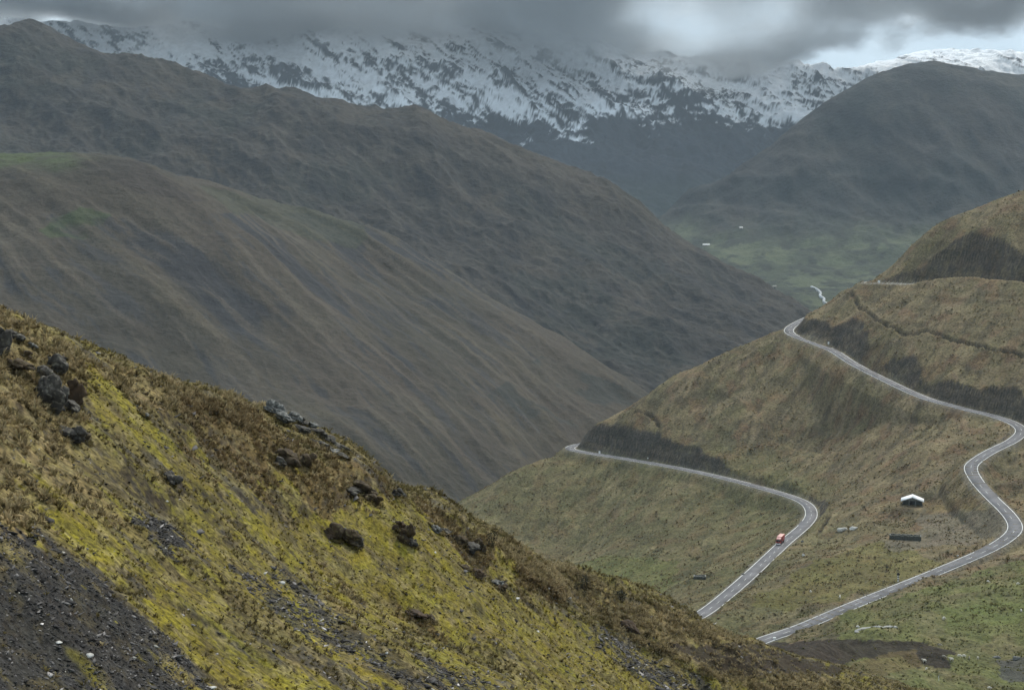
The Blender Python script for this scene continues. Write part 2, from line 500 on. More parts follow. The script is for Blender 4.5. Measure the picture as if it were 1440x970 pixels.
def slope_of(X, Y, Z):
    """normal z of a fan heightfield"""
    p = np.stack([X, Y, Z], -1)
    a = np.gradient(p, axis=1); b = np.gradient(p, axis=0)
    n = np.cross(a, b)
    return n[..., 2] / np.linalg.norm(n, axis=-1), n / np.linalg.norm(n, axis=-1)[..., None]


def inpoly(x, y, poly):
    p = np.array(poly, float); r = np.zeros(np.shape(x), bool)
    j = len(p) - 1
    for i in range(len(p)):
        c = ((p[i, 1] > y) != (p[j, 1] > y))
        with np.errstate(divide='ignore', invalid='ignore'):
            t = (p[j, 0] - p[i, 0]) * (y - p[i, 1]) / (p[j, 1] - p[i, 1] + 1e-12) + p[i, 0]
        r ^= c & (x < t); j = i
    return r


def tag(o, label=None, cat=None, group=None, kind=None):
    if label: o['label'] = label
    if cat: o['category'] = cat
    if group: o['group'] = group
    if kind: o['kind'] = kind
    return o


# ------------------------------------------------------------------ ground cover plans (traced on the slope, then held by the ground)
SCREE = [[(-300, 700), (0, 742), (70, 800), (140, 842), (210, 892), (270, 930), (310, 990), (260, 1300), (-300, 1300)],
         [(195, 705), (250, 730), (280, 775), (235, 765)],
         [(330, 800), (420, 822), (490, 880), (560, 925), (660, 950), (760, 975), (760, 1020), (600, 1000), (470, 920), (380, 860)],
         [(800, 875), (870, 895), (960, 945), (1040, 1000), (960, 1000), (860, 930)]]
MOSS = [[(20, 650), (90, 690), (160, 720), (210, 790), (300, 850), (330, 880), (260, 870), (190, 830), (120, 780), (40, 720)],
        [(250, 690), (330, 770), (420, 850), (520, 930), (560, 990), (480, 940), (380, 860), (290, 790)],
        [(112, 528), (168, 542), (200, 590), (262, 622), (285, 665), (345, 712), (330, 735), (270, 705), (205, 640), (140, 596)],
        [(365, 655), (425, 668), (430, 705), (385, 690)],
        [(300, 705), (360, 725), (440, 742), (500, 690), (560, 700), (620, 735), (660, 790), (720, 830), (800, 870), (860, 915), (960, 970), (1000, 1010), (860, 1010),
         (740, 945), (650, 890), (560, 850), (470, 820), (380, 770)],
        [(430, 770), (490, 815), (570, 870), (600, 905), (540, 890), (470, 840)],
        [(190, 865), (250, 880), (340, 930), (430, 975), (520, 1010), (400, 1010), (300, 950)],
        [(690, 775), (740, 800), (720, 820), (690, 800)],
        [(600, 915), (700, 940), (800, 990), (700, 1000), (620, 950)]]
BROWN = [[(240, 565), (370, 575), (490, 650), (560, 690), (540, 720), (440, 720), (360, 690), (280, 640)],
         [(580, 700), (700, 770), (690, 800), (620, 750)],
         [(540, 830), (620, 870), (640, 900), (560, 870)],
         [(720, 800), (800, 840), (780, 850), (720, 820)]]
STRAW = [[(-300, 300), (0, 430), (130, 505), (260, 550), (380, 570), (370, 600), (250, 590), (160, 550), (110, 560), (120, 640), (180, 700), (100, 760), (-300, 720)],
         [(690, 750), (760, 780), (900, 845), (1060, 900), (1180, 960), (1100, 990), (990, 950), (880, 890), (760, 830), (700, 790)],
         [(430, 800), (500, 845), (540, 880), (480, 860)]]


def union(x, y, polys):
    r = np.zeros(np.shape(x), bool)
    for p in polys:
        r |= inpoly(x, y, p)
    return r


def fg_zones(X, Y, Z):
    px, py = proj(X, Y, Z)
    s = 0.81 * X - 0.58 * Y; t = 0.58 * X + 0.81 * Y
    k = F / Y
    w1 = (1.6 * fbm(t / 4.5, s / 12, 3, 101) + .5 * fbm(X / .9, Y / .9, 2, 105)) * k * .6
    w2 = (1.6 * fbm(t / 4.5 + 40, s / 12, 3, 103) + .5 * fbm(X / .9 + 9, Y / .9, 2, 107)) * k * .6
    qx, qy = px + w1, py + w2
    return union(qx, qy, SCREE), union(qx, qy, MOSS), union(qx, qy, BROWN), union(qx, qy, STRAW)


def build_near_slope():
    nu, ny = 900, 820
    X, Y = fan(-.44, .34, nu, 31, 620, ny)
    Z = zFG(X, Y)
    nz, _ = slope_of(X, Y, Z)
    sc, mo, br, st = fg_zones(X, Y, Z)
    s = 0.81 * X - 0.58 * Y; t = 0.58 * X + 0.81 * Y
    c = np.zeros(X.shape + (3,)) + np.array([.122, .098, .034])
    n = fbm(t / 3.0, s / 9, 4, 120)
    c = lerp(c, [.140, .120, .018], sstep(-.1, .5, n))
    c = lerp(c, [.042, .032, .018], sstep(.0, .5, fbm(t / 1.1, s / 2.5, 4, 122)) * .7)
    c = lerp(c, [.06, .052, .036], sstep(.15, .5, fbm(t / 2.2 + 7, s / 5, 5, 124, .6)) * (1 - .6 * mo))
    c = lerp(c, [.20, .150, .066], st * (.35 + .5 * sstep(-.2, .4, fbm(X / 1.3, Y / 1.3, 3, 126))))
    c = lerp(c, [.105, .070, .028], br * .8)
    mm = mo * sstep(-.75, .1, fbm(t / 2.1, s / 3.8, 5, 128, .65)) * (.55 + .45 * sstep(-.3, .3, fbm(X / .7, Y / .7, 3, 129)))
    c = lerp(c, [.142, .117, .015], mm * .92)
    c = lerp(c, [.178, .148, .014], mm * sstep(.1, .6, fbm(t / 3, s / 7, 3, 131)) * .7)
    px, py = proj(X, Y, Z)
    main = (px < 330) & (py > 715)
    sm = sc * np.where(main, sstep(-.7, -.2, fbm(t / 1.6, s / 4, 4, 133)), .85 * sstep(-.15, .25, fbm(t / 1.3, s / 2.6, 4, 134)))
    c = lerp(c, [.029, .028, .028], sm * .95)
    c = lerp(c, [.072, .056, .024], sstep(.16, .5, fbm(X / 1.0 + 3, Y / 1.6, 4, 136, .62)) * .65 * (1 - .4 * sm))
    c = lerp(c, [.19, .155, .075], sstep(.22, .5, fbm(X / .8 + 9, Y / 1.3, 4, 137, .62)) * .5 * (1 - sm))
    # wet dark soil where the turf has slipped off the steep ledges
    c = lerp(c, [.03, .023, .016], sstep(.74, .60, nz) * .9 * (1 - .5 * mo))
    far = sstep(330, 430, Y)
    c = lerp(c, [.055, .043, .026], far * .4)
    px, py = proj(X, Y, Z)
    peat = inpoly(px + 14 * fbm(X / 9, Y / 9, 3, 140), py + 5 * fbm(X / 9 + 5, Y / 9, 3, 141), [(930, 904), (1060, 904), (1120, 925), (1200, 942), (1120, 952), (1000, 946)])
    c = lerp(c, [.024, .018, .014], peat * .9)
    o = mesh_obj('foreground_hill', np.stack([X, Y, Z], -1).reshape(-1, 3), grid_faces(ny, nu), M['turf'], smooth=True)
    attr_color(o, c.reshape(-1, 3))
    tag(o, kind='structure')
    return o


def build_hillside():
    nu, ny = 640, 900
    X, Y = fan(-.12, .44, nu, 385, 1500, ny)
    Z, cut, dr, dt, di, e = zB(X, Y, True)
    nz, _ = slope_of(X, Y, Z)
    px, py = proj(X, Y, Z)
    c = np.zeros(X.shape + (3,)) + np.array([.112, .096, .054])
    c = lerp(c, [.080, .074, .040], sstep(-.1, .5, fbm(X / 60, Y / 90, 4, 150)) * .8)
    ac = 0.75 * X - 0.66 * Y; al = 0.66 * X + 0.75 * Y
    c = lerp(c, [.158, .132, .078], sstep(.0, .5, fbm(ac / 16, al / 36, 4, 153)) * .6)
    c = lerp(c, [.052, .049, .032], sstep(.05, .5, fbm(ac / 12 + 8, al / 30, 4, 154)) * .55)
    c = lerp(c, [.115, .074, .043], sstep(.1, .55, fbm(X / 12 + 5, Y / 16, 4, 155)) * .55)
    c = lerp(c, [.20, .17, .11], sstep(.34, .56, fbm((ac + 10 * fbm(X / 30, Y / 30, 2, 148)) / 6, al / 45, 4, 151)) * .32 * (Z < -112))
    c = lerp(c, [.040, .038, .026], sstep(.32, .55, fbm((ac + 10 * fbm(X / 30, Y / 30, 2, 149)) / 7 + 3, al / 40, 4, 152)) * .45 * (Z < -112))
    c = lerp(c, [.062, .056, .034], sstep(.2, .5, fbm(X / 45 + 2, Z / 1.6, 4, 157)) * .6 * (Z > -114))
    c = lerp(c, [.17, .145, .09], sstep(.25, .55, fbm(X / 38, Z / 1.9, 4, 147)) * .4 * (Z > -114))
    c = c * np.array([1.16, 1.08, 1.05])
    c = lerp(c, [.058, .056, .030], sstep(.1, .5, fbm(X / 16, Y / 22, 4, 156)) * sstep(720, 640, Y) * .6)
    low = sstep(-176, -190, Z)
    c = lerp(c, [.070, .078, .026], low * .35)
    w = 12 * fbm(X / 22, Y / 22, 3, 158); w2 = 6 * fbm(X / 22 + 9, Y / 22, 3, 159)
    qx, qy = px + w, py + w2
    green = inpoly(qx, qy, [(1180, 860), (1300, 828), (1460, 780), (1800, 700), (1800, 1100), (1120, 1100), (1180, 930)])
    c = lerp(c, [.092, .098, .034], green * (.5 + .4 * sstep(-.3, .3, fbm(X / 14, Y / 30, 3, 160))))
    lush = inpoly(qx, qy, [(1330, 855), (1380, 850), (1500, 838), (1500, 880), (1330, 880)])
    c = lerp(c, [.085, .105, .028], lush * .5)
    c = lerp(c, [.088, .104, .026], inpoly(qx, qy, [(780, 800), (860, 780), (960, 790), (930, 850), (850, 840)]) * .45)
    c = lerp(c, [.100, .092, .026], inpoly(qx, qy, [(1140, 790), (1240, 760), (1330, 790), (1240, 830), (1110, 860), (1060, 850)]) * .6)
    yard = inpoly(qx, qy, [(1290, 722), (1400, 715), (1425, 745), (1370, 768), (1250, 775), (1240, 760), (1300, 745)])
    c = lerp(c, [.125, .108, .078], yard * .8)
    c = lerp(c, [.12, .085, .038], inpoly(qx, qy, [(1300, 702), (1380, 700), (1370, 715), (1300, 716)]) * .6)
    peat = inpoly(px + 10 * fbm(X / 9, Y / 9, 3, 162), py + 5 * fbm(X / 9 + 4, Y / 9, 3, 163),
                  [(960, 902), (1080, 904), (1200, 898), (1300, 902), (1338, 916), (1330, 938), (1290, 938), (1270, 922), (1190, 930), (1110, 952), (1000, 946)])
    c = lerp(c, [.026, .020, .016], peat * .92)
    c = lerp(c, [.105, .078, .034], inpoly(qx, qy, [(1215, 925), (1290, 912), (1300, 935), (1240, 948), (1180, 945)]) * .6)
    c = lerp(c, [.05, .05, .05], inpoly(qx, qy, [(1400, 925), (1470, 915), (1470, 960), (1410, 955)]) * .8)
    # bare rock in the road cuts, ditches and the steepest ground
    rock = np.maximum(cut * (.55 + .6 * sstep(-.5, .2, fbm(X / 6, Y / 6, 3, 166))), sstep(.70, .56, nz) * .8 * (1 - sstep(4, 60, e) * .5) * (cut + .25))
    rc = lerp(np.zeros(X.shape + (3,)) + np.array([.050, .044, .038]), [.112, .088, .058], sstep(-.1, .5, fbm(X / 7 + Y / 9, Z / 1.7, 4, 164)) * .8) * (1 + .5 * fbm(X / 2.2 + Y / 3, Z / 1.0, 3, 165))[..., None]
    c = c + (rc - c) * np.clip(rock, 0, .92)[..., None]
    c = lerp(c, [.018, .016, .013], di * .8)
    sh = sstep(2.6, .3, e) * (1 - cut) * (.45 + .4 * fbm(X / 5, Y / 5, 2, 167))
    c = lerp(c, [.13, .12, .10], np.clip(sh, 0, .7))
    c = lerp(c, [.27, .26, .23], sstep(3.9, 2.6, dt) * .9)
    o = mesh_obj('hillside', np.stack([X, Y, Z], -1).reshape(-1, 3), grid_faces(ny, nu), M['hillturf'], smooth=True)
    attr_color(o, c.reshape(-1, 3))
    tag(o, kind='structure')
    return X, Y, Z, nz, cut, dr, e, peat


def build_range(name, fn, fanargs, colour, m):
    X, Y = fan(*fanargs)
    Z = fn(X, Y)
    nz, nn = slope_of(X, Y, Z)
    px, py = proj(X, Y, Z)
    c = colour(X, Y, Z, nz, px, py)
    o = mesh_obj(name, np.stack([X, Y, Z], -1).reshape(-1, 3), grid_faces(fanargs[5], fanargs[2]), m, smooth=True)
    attr_color(o, c.reshape(-1, 3))
    tag(o, kind='structure')
    return o


def colC(X, Y, Z, nz, px, py):
    s = 0.68 * X - 0.73 * Y; t = 0.73 * X + 0.68 * Y
    c = np.zeros(X.shape + (3,)) + np.array([.057, .049, .038])
    c = lerp(c, [.046, .042, .033], sstep(-.2, .5, fbm(X / 200, Y / 200, 4, 200)))
    wob = 20 * fbm(X / 260, Y / 260, 2, 3)
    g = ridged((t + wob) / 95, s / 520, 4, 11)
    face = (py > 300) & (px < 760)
    c = lerp(c, [.027, .029, .033], sstep(1.0, .8, g) * sstep(.0, .25, fbm(t / 70, s / 200, 4, 205)) * .85 * face)  # gully floors darkened in colour, standing in for their shadows
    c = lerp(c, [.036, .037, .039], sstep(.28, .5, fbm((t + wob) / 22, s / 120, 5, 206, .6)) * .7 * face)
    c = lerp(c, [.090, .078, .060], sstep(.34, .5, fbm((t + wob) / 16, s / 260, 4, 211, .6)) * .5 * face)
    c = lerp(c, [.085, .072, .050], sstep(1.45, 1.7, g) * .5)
    c = lerp(c, [.032, .036, .033], sstep(0, .4, fbm(X / 60, Y / 60, 4, 207)) * inpoly(px, py, [(680, 560), (760, 500), (920, 560), (820, 640)]) * .7)
    w = 12 * fbm(X / 60, Y / 60, 3, 209)
    gn = sstep(-.5, .3, fbm(X / 45, Y / 45, 4, 212))
    c = lerp(c, [.058, .076, .032], sstep(150, 60, px + 2 * w) * sstep(243, 228, py + .5 * w + px * .03) * (.35 + .5 * gn))
    c = lerp(c, [.045, .062, .028], inpoly(px + w, py + w, [(50, 320), (110, 288), (155, 300), (125, 335), (75, 340)]) * .7 * gn)
    c = lerp(c, [.048, .053, .036], inpoly(px + w, py + w, [(280, 262), (400, 280), (520, 320), (500, 350), (330, 300)]) * .6)
    c = lerp(c, [.035, .030, .028], inpoly(px + w, py + w * .5, [(110, 228), (190, 222), (290, 285), (200, 275)]) * .5)
    return c


def colD(X, Y, Z, nz, px, py):
    c = np.zeros(X.shape + (3,)) + np.array([.031, .029, .026])  # low base colour carries the cloud shadow lying on this range
    c = lerp(c, [.025, .027, .024], sstep(-.1, .5, fbm(X / 260, Y / 260, 4, 220)))
    c = lerp(c, [.050, .043, .034], sstep(.1, .6, fbm(X / 120, Y / 120, 5, 223)) * .6)
    dg = .8 * X + .35 * Y; c = lerp(c, [.021, .022, .024], sstep(.15, .6, fbm(dg / 45, (Y - .5 * X) / 110, 5, 224, .65)) * .6)
    c = lerp(c, [.030, .030, .031], sstep(.80, .62, nz) * .8)
    c = lerp(c, [.060, .056, .048], sstep(.22, .6, fbm((dg + 300) / 28, (Y - .5 * X) / 70, 5, 226, .65)) * .5)
    c = lerp(c, [.056, .046, .034], sstep(60, 10, py - (185 + (px - 700) * .48)) * (px > 550) * .5)
    return c


def colF(X, Y, Z, nz, px, py):
    c = np.zeros(X.shape + (3,)) + np.array([.023, .027, .026])  # cloud shadow over the mountain put into the dark base colour
    c = lerp(c, [.032, .031, .029], sstep(-.1, .5, fbm(X / 300, Y / 300, 4, 240)))
    dgx = .55 * X + .8 * Z
    c = lerp(c, [.016, .018, .019], sstep(.1, .5, fbm(dgx / 70, (X - Z) / 260, 5, 250, .6)) * .7)
    c = lerp(c, [.048, .045, .038], sstep(.2, .55, fbm(X / 90 + 7, Z / 90, 5, 251, .62)) * .5)
    g = sstep(-125, -215, Z + 30 * fbm(X / 180, Y / 180, 3, 243))
    c = lerp(c, [.044, .053, .034], g)
    c = lerp(c, [.084, .098, .056], g * sstep(-.1, .4, fbm(X / 120, Y / 200, 4, 245)) * .75)
    c = lerp(c, [.020, .024, .021], g * sstep(.0, .3, fbm(X / 60 + 4, Y / 130, 5, 247, .6)) * .75)
    w = 8 * fbm(X / 120, Y / 120, 3, 248)
    return c


def colE(X, Y, Z, nz, px, py):
    rock = np.zeros(X.shape + (3,)) + np.array([.040, .044, .050])
    rock = lerp(rock, [.028, .030, .033], sstep(0, .5, fbm(X / 120, Y / 120, 4, 260)))
    line = 130 + 70 * fbm(X / 500, Y / 500, 3, 263) + 45 * fbm(X / 90, Y / 90, 4, 265)
    a = sstep(-60, 110, Z - line)

    def blur(A, r, ax):
        A = np.moveaxis(A, ax, 0)
        p = np.concatenate([np.repeat(A[:1], r + 1, 0), A, np.repeat(A[-1:], r, 0)], 0)
        q = np.cumsum(p, 0); q = (q[2 * r + 1:] - q[:-2 * r - 1]) / (2 * r + 1)
        return np.moveaxis(q, 0, ax)
    rel = Z - blur(blur(Z, 20, 1), 9, 0)          # knolls are blown bare, gullies hold the snow
    rel2 = Z - blur(blur(Z, 5, 1), 3, 0)
    right = sstep(900, 1150, px)
    nn = slope_of(X, Y, Z)[1]
    ac = .50 * X + .87 * Y; al = .87 * X - .50 * Y
    asp = .77 * nn[..., 0] - .45 * nn[..., 1]          # leeward faces keep less snow
    an = np.radians(34 - 20 * sstep(820, 1000, px)); sa, ca = np.sin(an), np.cos(an)
    acr = sa * X + ca * Z + 14 * fbm(X / 120, Z / 120, 2, 269); alo = ca * X - sa * Z
    v = (.7 * asp + .1 + 1.2 * (.74 - nz) + rel2 / 30.0 + rel / 120.0 + 1.0 * fbm(acr / 85, alo / 330, 4, 267, .55) + .85 * fbm(acr / 20, alo / 95, 5, 268, .65)
         + .24 - .16 * right - 1.9 * (a - .62) - .3 * sstep(300, 520, Z) - .12 * right)
    sn = sstep(.36, -.34, v) * sstep(0, .3, a)
    sn = np.clip(sn * (.88 + .12 * a), 0, 1)
    foot = sstep(0, -130, Z)
    rock = lerp(rock, [.032, .042, .030], foot * .6)
    return lerp(rock, [.80, .83, .87], sn)


M = {}
M['turf'] = ground_mat('mossy_turf', .24, 2.6, (.30, 1.85), 1.0, .14)
M['hillturf'] = ground_mat('tussock_hillside', 1.5, 14, (.55, 1.5), .9, .8)
M['rangeC'] = ground_mat('brown_moor', 5, 60, (.82, 1.2), .9, 2.5, .06)
M['rangeD'] = ground_mat('cloud_shaded_moor', 10, 90, (.75, 1.28), 1.0, 5, .07)  # far slopes coloured dark in place of cloud shadow
M['rangeE'] = ground_mat('snow_and_rock', 30, 240, (.85, 1.12), .8, 10, .04)

build_near_slope()
HB = build_hillside()
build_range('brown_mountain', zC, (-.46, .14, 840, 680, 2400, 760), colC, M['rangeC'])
build_range('long_mountain', zD, (-.42, .28, 900, 1650, 3800, 640), colD, M['rangeD'])
build_range('valley_mountain', zF, (-.02, .50, 560, 2300, 5600, 460), colF, M['rangeD'])
build_range('snow_mountains', zE, (-.42, .44, 1300, 5100, 10200, 620), colE, M['rangeE'])

# lowland sheet out to the horizon, under everything
g = mesh_obj('ground', [(-30000, -3000, -330), (30000, -3000, -330), (30000, 45000, -330), (-30000, 45000, -330)], [(0, 1, 2, 3)],
             simple('lowland_grass', (.045, .05, .03), .95, .3, .002))
tag(g, kind='structure')


# ------------------------------------------------------------------ roads
def ribbon(path, off0, off1, dz, thick=None):
    T = np.gradient(path[:, :2], axis=0); T /= np.linalg.norm(T, axis=1)[:, None]
    nrm = np.stack([-T[:, 1], T[:, 0]], 1)
    a = np.c_[path[:, :2] + nrm * off0, path[:, 2] + dz]
    b = np.c_[path[:, :2] + nrm * off1, path[:, 2] + dz]
    return a, b


def strip(name, path, off0, off1, dz, m, parent=None, skirt=0.0):
    a, b = ribbon(path, off0, off1, dz)
    n = len(path)
    rows = [a, b]
    if skirt:
        lo = np.array([0, 0, skirt])
        rows = [a - lo, a, b, b - lo]
    V = np.stack(rows, 1).reshape(-1, 3); k = len(rows)
    i = np.arange(n - 1)[:, None] * k + np.arange(k - 1)[None]
    Fq = np.stack([i, i + k, i + k + 1, i + 1], -1).reshape(-1, 4)[:, ::-1]
    return mesh_obj(name, V, Fq, m, parent)


M['asphalt'] = simple('worn_asphalt', (.122, .120, .127), .85, .3, .12)
M['paint'] = simple('road_paint', (.74, .74, .70), .7, .25, .25)
M['paintworn'] = simple('worn_road_paint', (.45, .45, .43), .7, .35, .6)
road = strip('road', ROAD, -3.6, 3.6, 0, M['asphalt'], None, .5); tag(road, kind='structure')


def dashes(path, off, w, on, per, dz, m, name, parent, wear=0.0):
    V, Fq = [], []
    a, b = ribbon(path, off - w, off + w, dz)
    i = 0; n = len(path)
    while i + on < n:
        k = on
        if wear and random.random() < wear:
            i += per; continue
        base = len(V)
        for j in range(i, i + k + 1):
            V += [a[j], b[j]]
        for j in range(k):
            q = base + 2 * j
            Fq.append((q, q + 1, q + 3, q + 2))
        i += per
    return mesh_obj(name, V, Fq, m, parent)


for sgn in (-1, 1):
    dashes(ROAD, sgn * 3.2, .13, 6, 6, .02, M['paint'], 'edge_line', road, .04)
dashes(ROAD, 0, .10, 2, 5, .02, M['paintworn'], 'centre_line', road, .1)
track = strip('upper_track', TRACK, -2.4, 2.4, .02, simple('gravel_track', (.24, .22, .19), .95, .3, .4), None, .3)
tag(track, kind='structure')

# stream far down the valley
st = []
for px, py in [(1141, 404), (1149, 408), (1154, 413), (1153, 417), (1159, 421), (1158, 425), (1164, 429), (1164, 434), (1170, 440)]:
    x, y, z = ray_hit(zF, px, py, 2400, 3600)
    st.append((x, y, z + 3.0))
st = catmull(st, 6.0)
stream = strip('stream', st, -1.9, 1.9, 0, simple('sky_pale_stream', (.46, .48, .50), .3, .15, .02), None, 5)  # water coloured pale in place of the reflected sky
tag(stream, kind='structure')

# ------------------------------------------------------------------ grass, stones, rocks
def blades_mesh(name, pos, nblade, size, width, col, m, flop=1.0, rg=rng):
    """tufts of leaf-shaped blades; pos (n,3), size (n,), width (n,), col (n,3)"""
    n = len(pos); k = nblade
    ph = rg.uniform(0, 2 * math.pi, (n, k)); ti = np.clip(rg.normal(.62, .33, (n, k)), .02, 1.45) * flop
    Lb = size[:, None] * rg.uniform(.65, 1.2, (n, k)); w = width[:, None] * rg.uniform(.6, 1.3, (n, k))
    dx, dy = np.cos(ph), np.sin(ph)
    st_, ct_ = np.sin(ti), np.cos(ti)
    b = pos[:, None, :] + np.stack([dx * .12 * Lb, dy * .12 * Lb, np.zeros_like(dx) - .05 * Lb], -1)
    mid = b + np.stack([dx * st_ * .5 * Lb, dy * st_ * .5 * Lb, ct_ * .58 * Lb], -1)
    t2 = np.minimum(ti + .5, 1.7)
    tip = mid + np.stack([dx * np.sin(t2) * .5 * Lb, dy * np.sin(t2) * .5 * Lb, np.cos(t2) * .45 * Lb], -1)
    sd = np.stack([-dy * w, dx * w, np.zeros_like(w)], -1)
    V = np.stack([b, mid + sd, tip, mid - sd], 2).reshape(-1, 3)
    Fq = np.arange(len(V)).reshape(-1, 4)
    o = mesh_obj(name, V, Fq, m)
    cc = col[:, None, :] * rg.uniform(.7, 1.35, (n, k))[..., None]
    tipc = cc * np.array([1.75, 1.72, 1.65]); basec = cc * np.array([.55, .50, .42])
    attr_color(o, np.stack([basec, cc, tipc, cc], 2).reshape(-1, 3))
    return o


def blade_mat(name):
    m, nt, out = mat(name)
    a = N(nt, 'ShaderNodeVertexColor', _layer_name='cover')
    tc = N(nt, 'ShaderNodeTexCoord')
    no = N(nt, 'ShaderNodeTexNoise', Scale=.35, Detail=4.0)
    nt.links.new(tc.outputs['Object'], no.inputs['Vector'])
    mp = N(nt, 'ShaderNodeMapRange', From_Min=.3, From_Max=.7, To_Min=.75, To_Max=1.25)
    nt.links.new(no.outputs['Fac'], mp.inputs['Value'])
    mx = N(nt, 'ShaderNodeMix', _data_type='RGBA', _blend_type='MULTIPLY'); mx.inputs[0].default_value = 1
    nt.links.new(a.outputs['Color'], mx.inputs[6]); nt.links.new(mp.outputs[0], mx.inputs[7])
    d = N(nt, 'ShaderNodeBsdfDiffuse'); t = N(nt, 'ShaderNodeBsdfTranslucent')
    nt.links.new(mx.outputs[2], d.inputs['Color']); nt.links.new(mx.outputs[2], t.inputs['Color'])
    ms = N(nt, 'ShaderNodeMixShader'); ms.inputs[0].default_value = .3
    nt.links.new(d.outputs[0], ms.inputs[1]); nt.links.new(t.outputs[0], ms.inputs[2])
    nt.links.new(ms.outputs[0], out.inputs['Surface'])
    return m


M['blade'] = blade_mat('dry_grass_blades')


def scatter_near():
    nu, ny = 420, 420
    X, Y = fan(-.38, .33, nu, 33, 560, ny)
    Z = zFG(X, Y, False)
    el = Z / Y
    vis = el >= np.maximum.accumulate(el, 0) - .03
    dA = (Y ** 2)
    sc, mo, br, st = fg_zones(X, Y, Z)
    base = zB(X[::4, ::4], Y[::4, ::4])
    ok = np.repeat(np.repeat(base, 4, 0), 4, 1)[:ny, :nu] < Z + .5
    dist = np.minimum(1, 130 / Y) ** 1.2
    ppx, ppy = proj(X, Y, Z)
    bare = inpoly(ppx, ppy, [(930, 906), (1060, 906), (1120, 925), (1190, 940), (1120, 950), (1000, 944)])
    den = (1 - .9 * bare) * (.75 + .9 * st + .6 * br) * (1 - .40 * mo) * (1 - .93 * sc)
    clump = sstep(-.5, .4, fbm(X / 4.0, Y / 4.0, 3, 301))
    p = dA * den * vis * ok * dist * (.25 + clump)
    p = p / p.sum()

    def pick(n, pw):
        i = rng.choice(p.size, n, p=pw.ravel())
        yy, xx = np.unravel_index(i, X.shape)
        du = .71 / nu; dl = math.log(560 / 33) / ny
        y = Y[yy, xx] * np.exp(rng.uniform(-.5, .5, n) * dl)
        x = (X[yy, xx] / Y[yy, xx] + rng.uniform(-.5, .5, n) * du) * y
        return x, y, yy, xx
    n = 85000
    x, y, yy, xx = pick(n, p)
    z = zFG(x, y)
    z_st, z_mo, z_br, z_sc = st[yy, xx], mo[yy, xx], br[yy, xx], sc[yy, xx]
    k = np.clip(y / 140, .55, 1.25)
    size = (.27 + .17 * z_st + .06 * z_br - .10 * z_mo) * np.exp(rng.normal(-.05, .38, n)) * k
    size = np.minimum(size, .62)
    col = np.zeros((n, 3)) + np.array([.130, .108, .048])
    col = lerp(col, [.27, .215, .125], z_st * rng.uniform(.2, 1, n))
    col = lerp(col, [.140, .100, .054], z_br * rng.uniform(.3, 1, n))
    col = lerp(col, [.150, .124, .020], z_mo * rng.uniform(.2, 1, n))
    col = lerp(col, [.29, .235, .14], (rng.random(n) < .18) * .75)
    col = lerp(col, [.05, .040, .022], (rng.random(n) < .11) * .8)
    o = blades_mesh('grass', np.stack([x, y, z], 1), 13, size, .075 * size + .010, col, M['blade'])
    tag(o, 'dry straw and olive tussock grass covering the foreground slope', 'grass', kind='stuff')
    # loose slate on the screes
    px, py = proj(X, Y, Z); main = (px < 330) & (py > 715)
    q = dA * vis * (sc * np.where(main, 1.0, .5) + .035) * np.minimum(1, 60 / Y) ** 1.3
    q = q / q.sum()
    n = 44000
    x, y, yy, xx = pick(n, q); z = zFG(x, y)
    octa = np.array([[1, 0, .3], [0, 1, .2], [-1, 0, .3], [0, -1, .2], [.3, .2, .55], [0, 0, -.5]])
    of = np.array([[0, 1, 4], [1, 2, 4], [2, 3, 4], [3, 0, 4], [1, 0, 5], [2, 1, 5], [3, 2, 5], [0, 3, 5]])
    r = .036 * np.exp(rng.normal(0, .5, n)) * np.clip(y / 45, .8, 3)
    a = rng.uniform(0, 6.283, n)
    sx = r * rng.uniform(.8, 1.8, n); sy = r * rng.uniform(.6, 1.1, n); sz = r * rng.uniform(.2, .6, n)
    v = octa[None] + rng.normal(0, .17, (n, 6, 3))
    lx = v[..., 0] * sx[:, None]; ly = v[..., 1] * sy[:, None]; lz = v[..., 2] * sz[:, None] - lx * .3
    V = np.stack([x[:, None] + lx * np.cos(a)[:, None] - ly * np.sin(a)[:, None], y[:, None] + lx * np.sin(a)[:, None] + ly * np.cos(a)[:, None],
                  z[:, None] + lz + .2 * sz[:, None]], -1).reshape(-1, 3)
    Fq = (of[None] + 6 * np.arange(n)[:, None, None]).reshape(-1, 3)
    o = mesh_obj('scree', V, Fq, M['stone'])
    g = np.exp(rng.normal(0, .75, n)) * .048
    cc = g[:, None] * np.array([1.04, .98, .95]); cc[rng.random(n) < .006] = [.30, .29, .26]
    attr_color(o, np.repeat(cc, 6, 0))
    tag(o, 'loose grey slate chips lying on the dark scree of the near slope', 'scree', kind='stuff')


M['stone'] = ground_mat('loose_slate', .05, .6, (.7, 1.35), .5, .02, .15)
scatter_near()


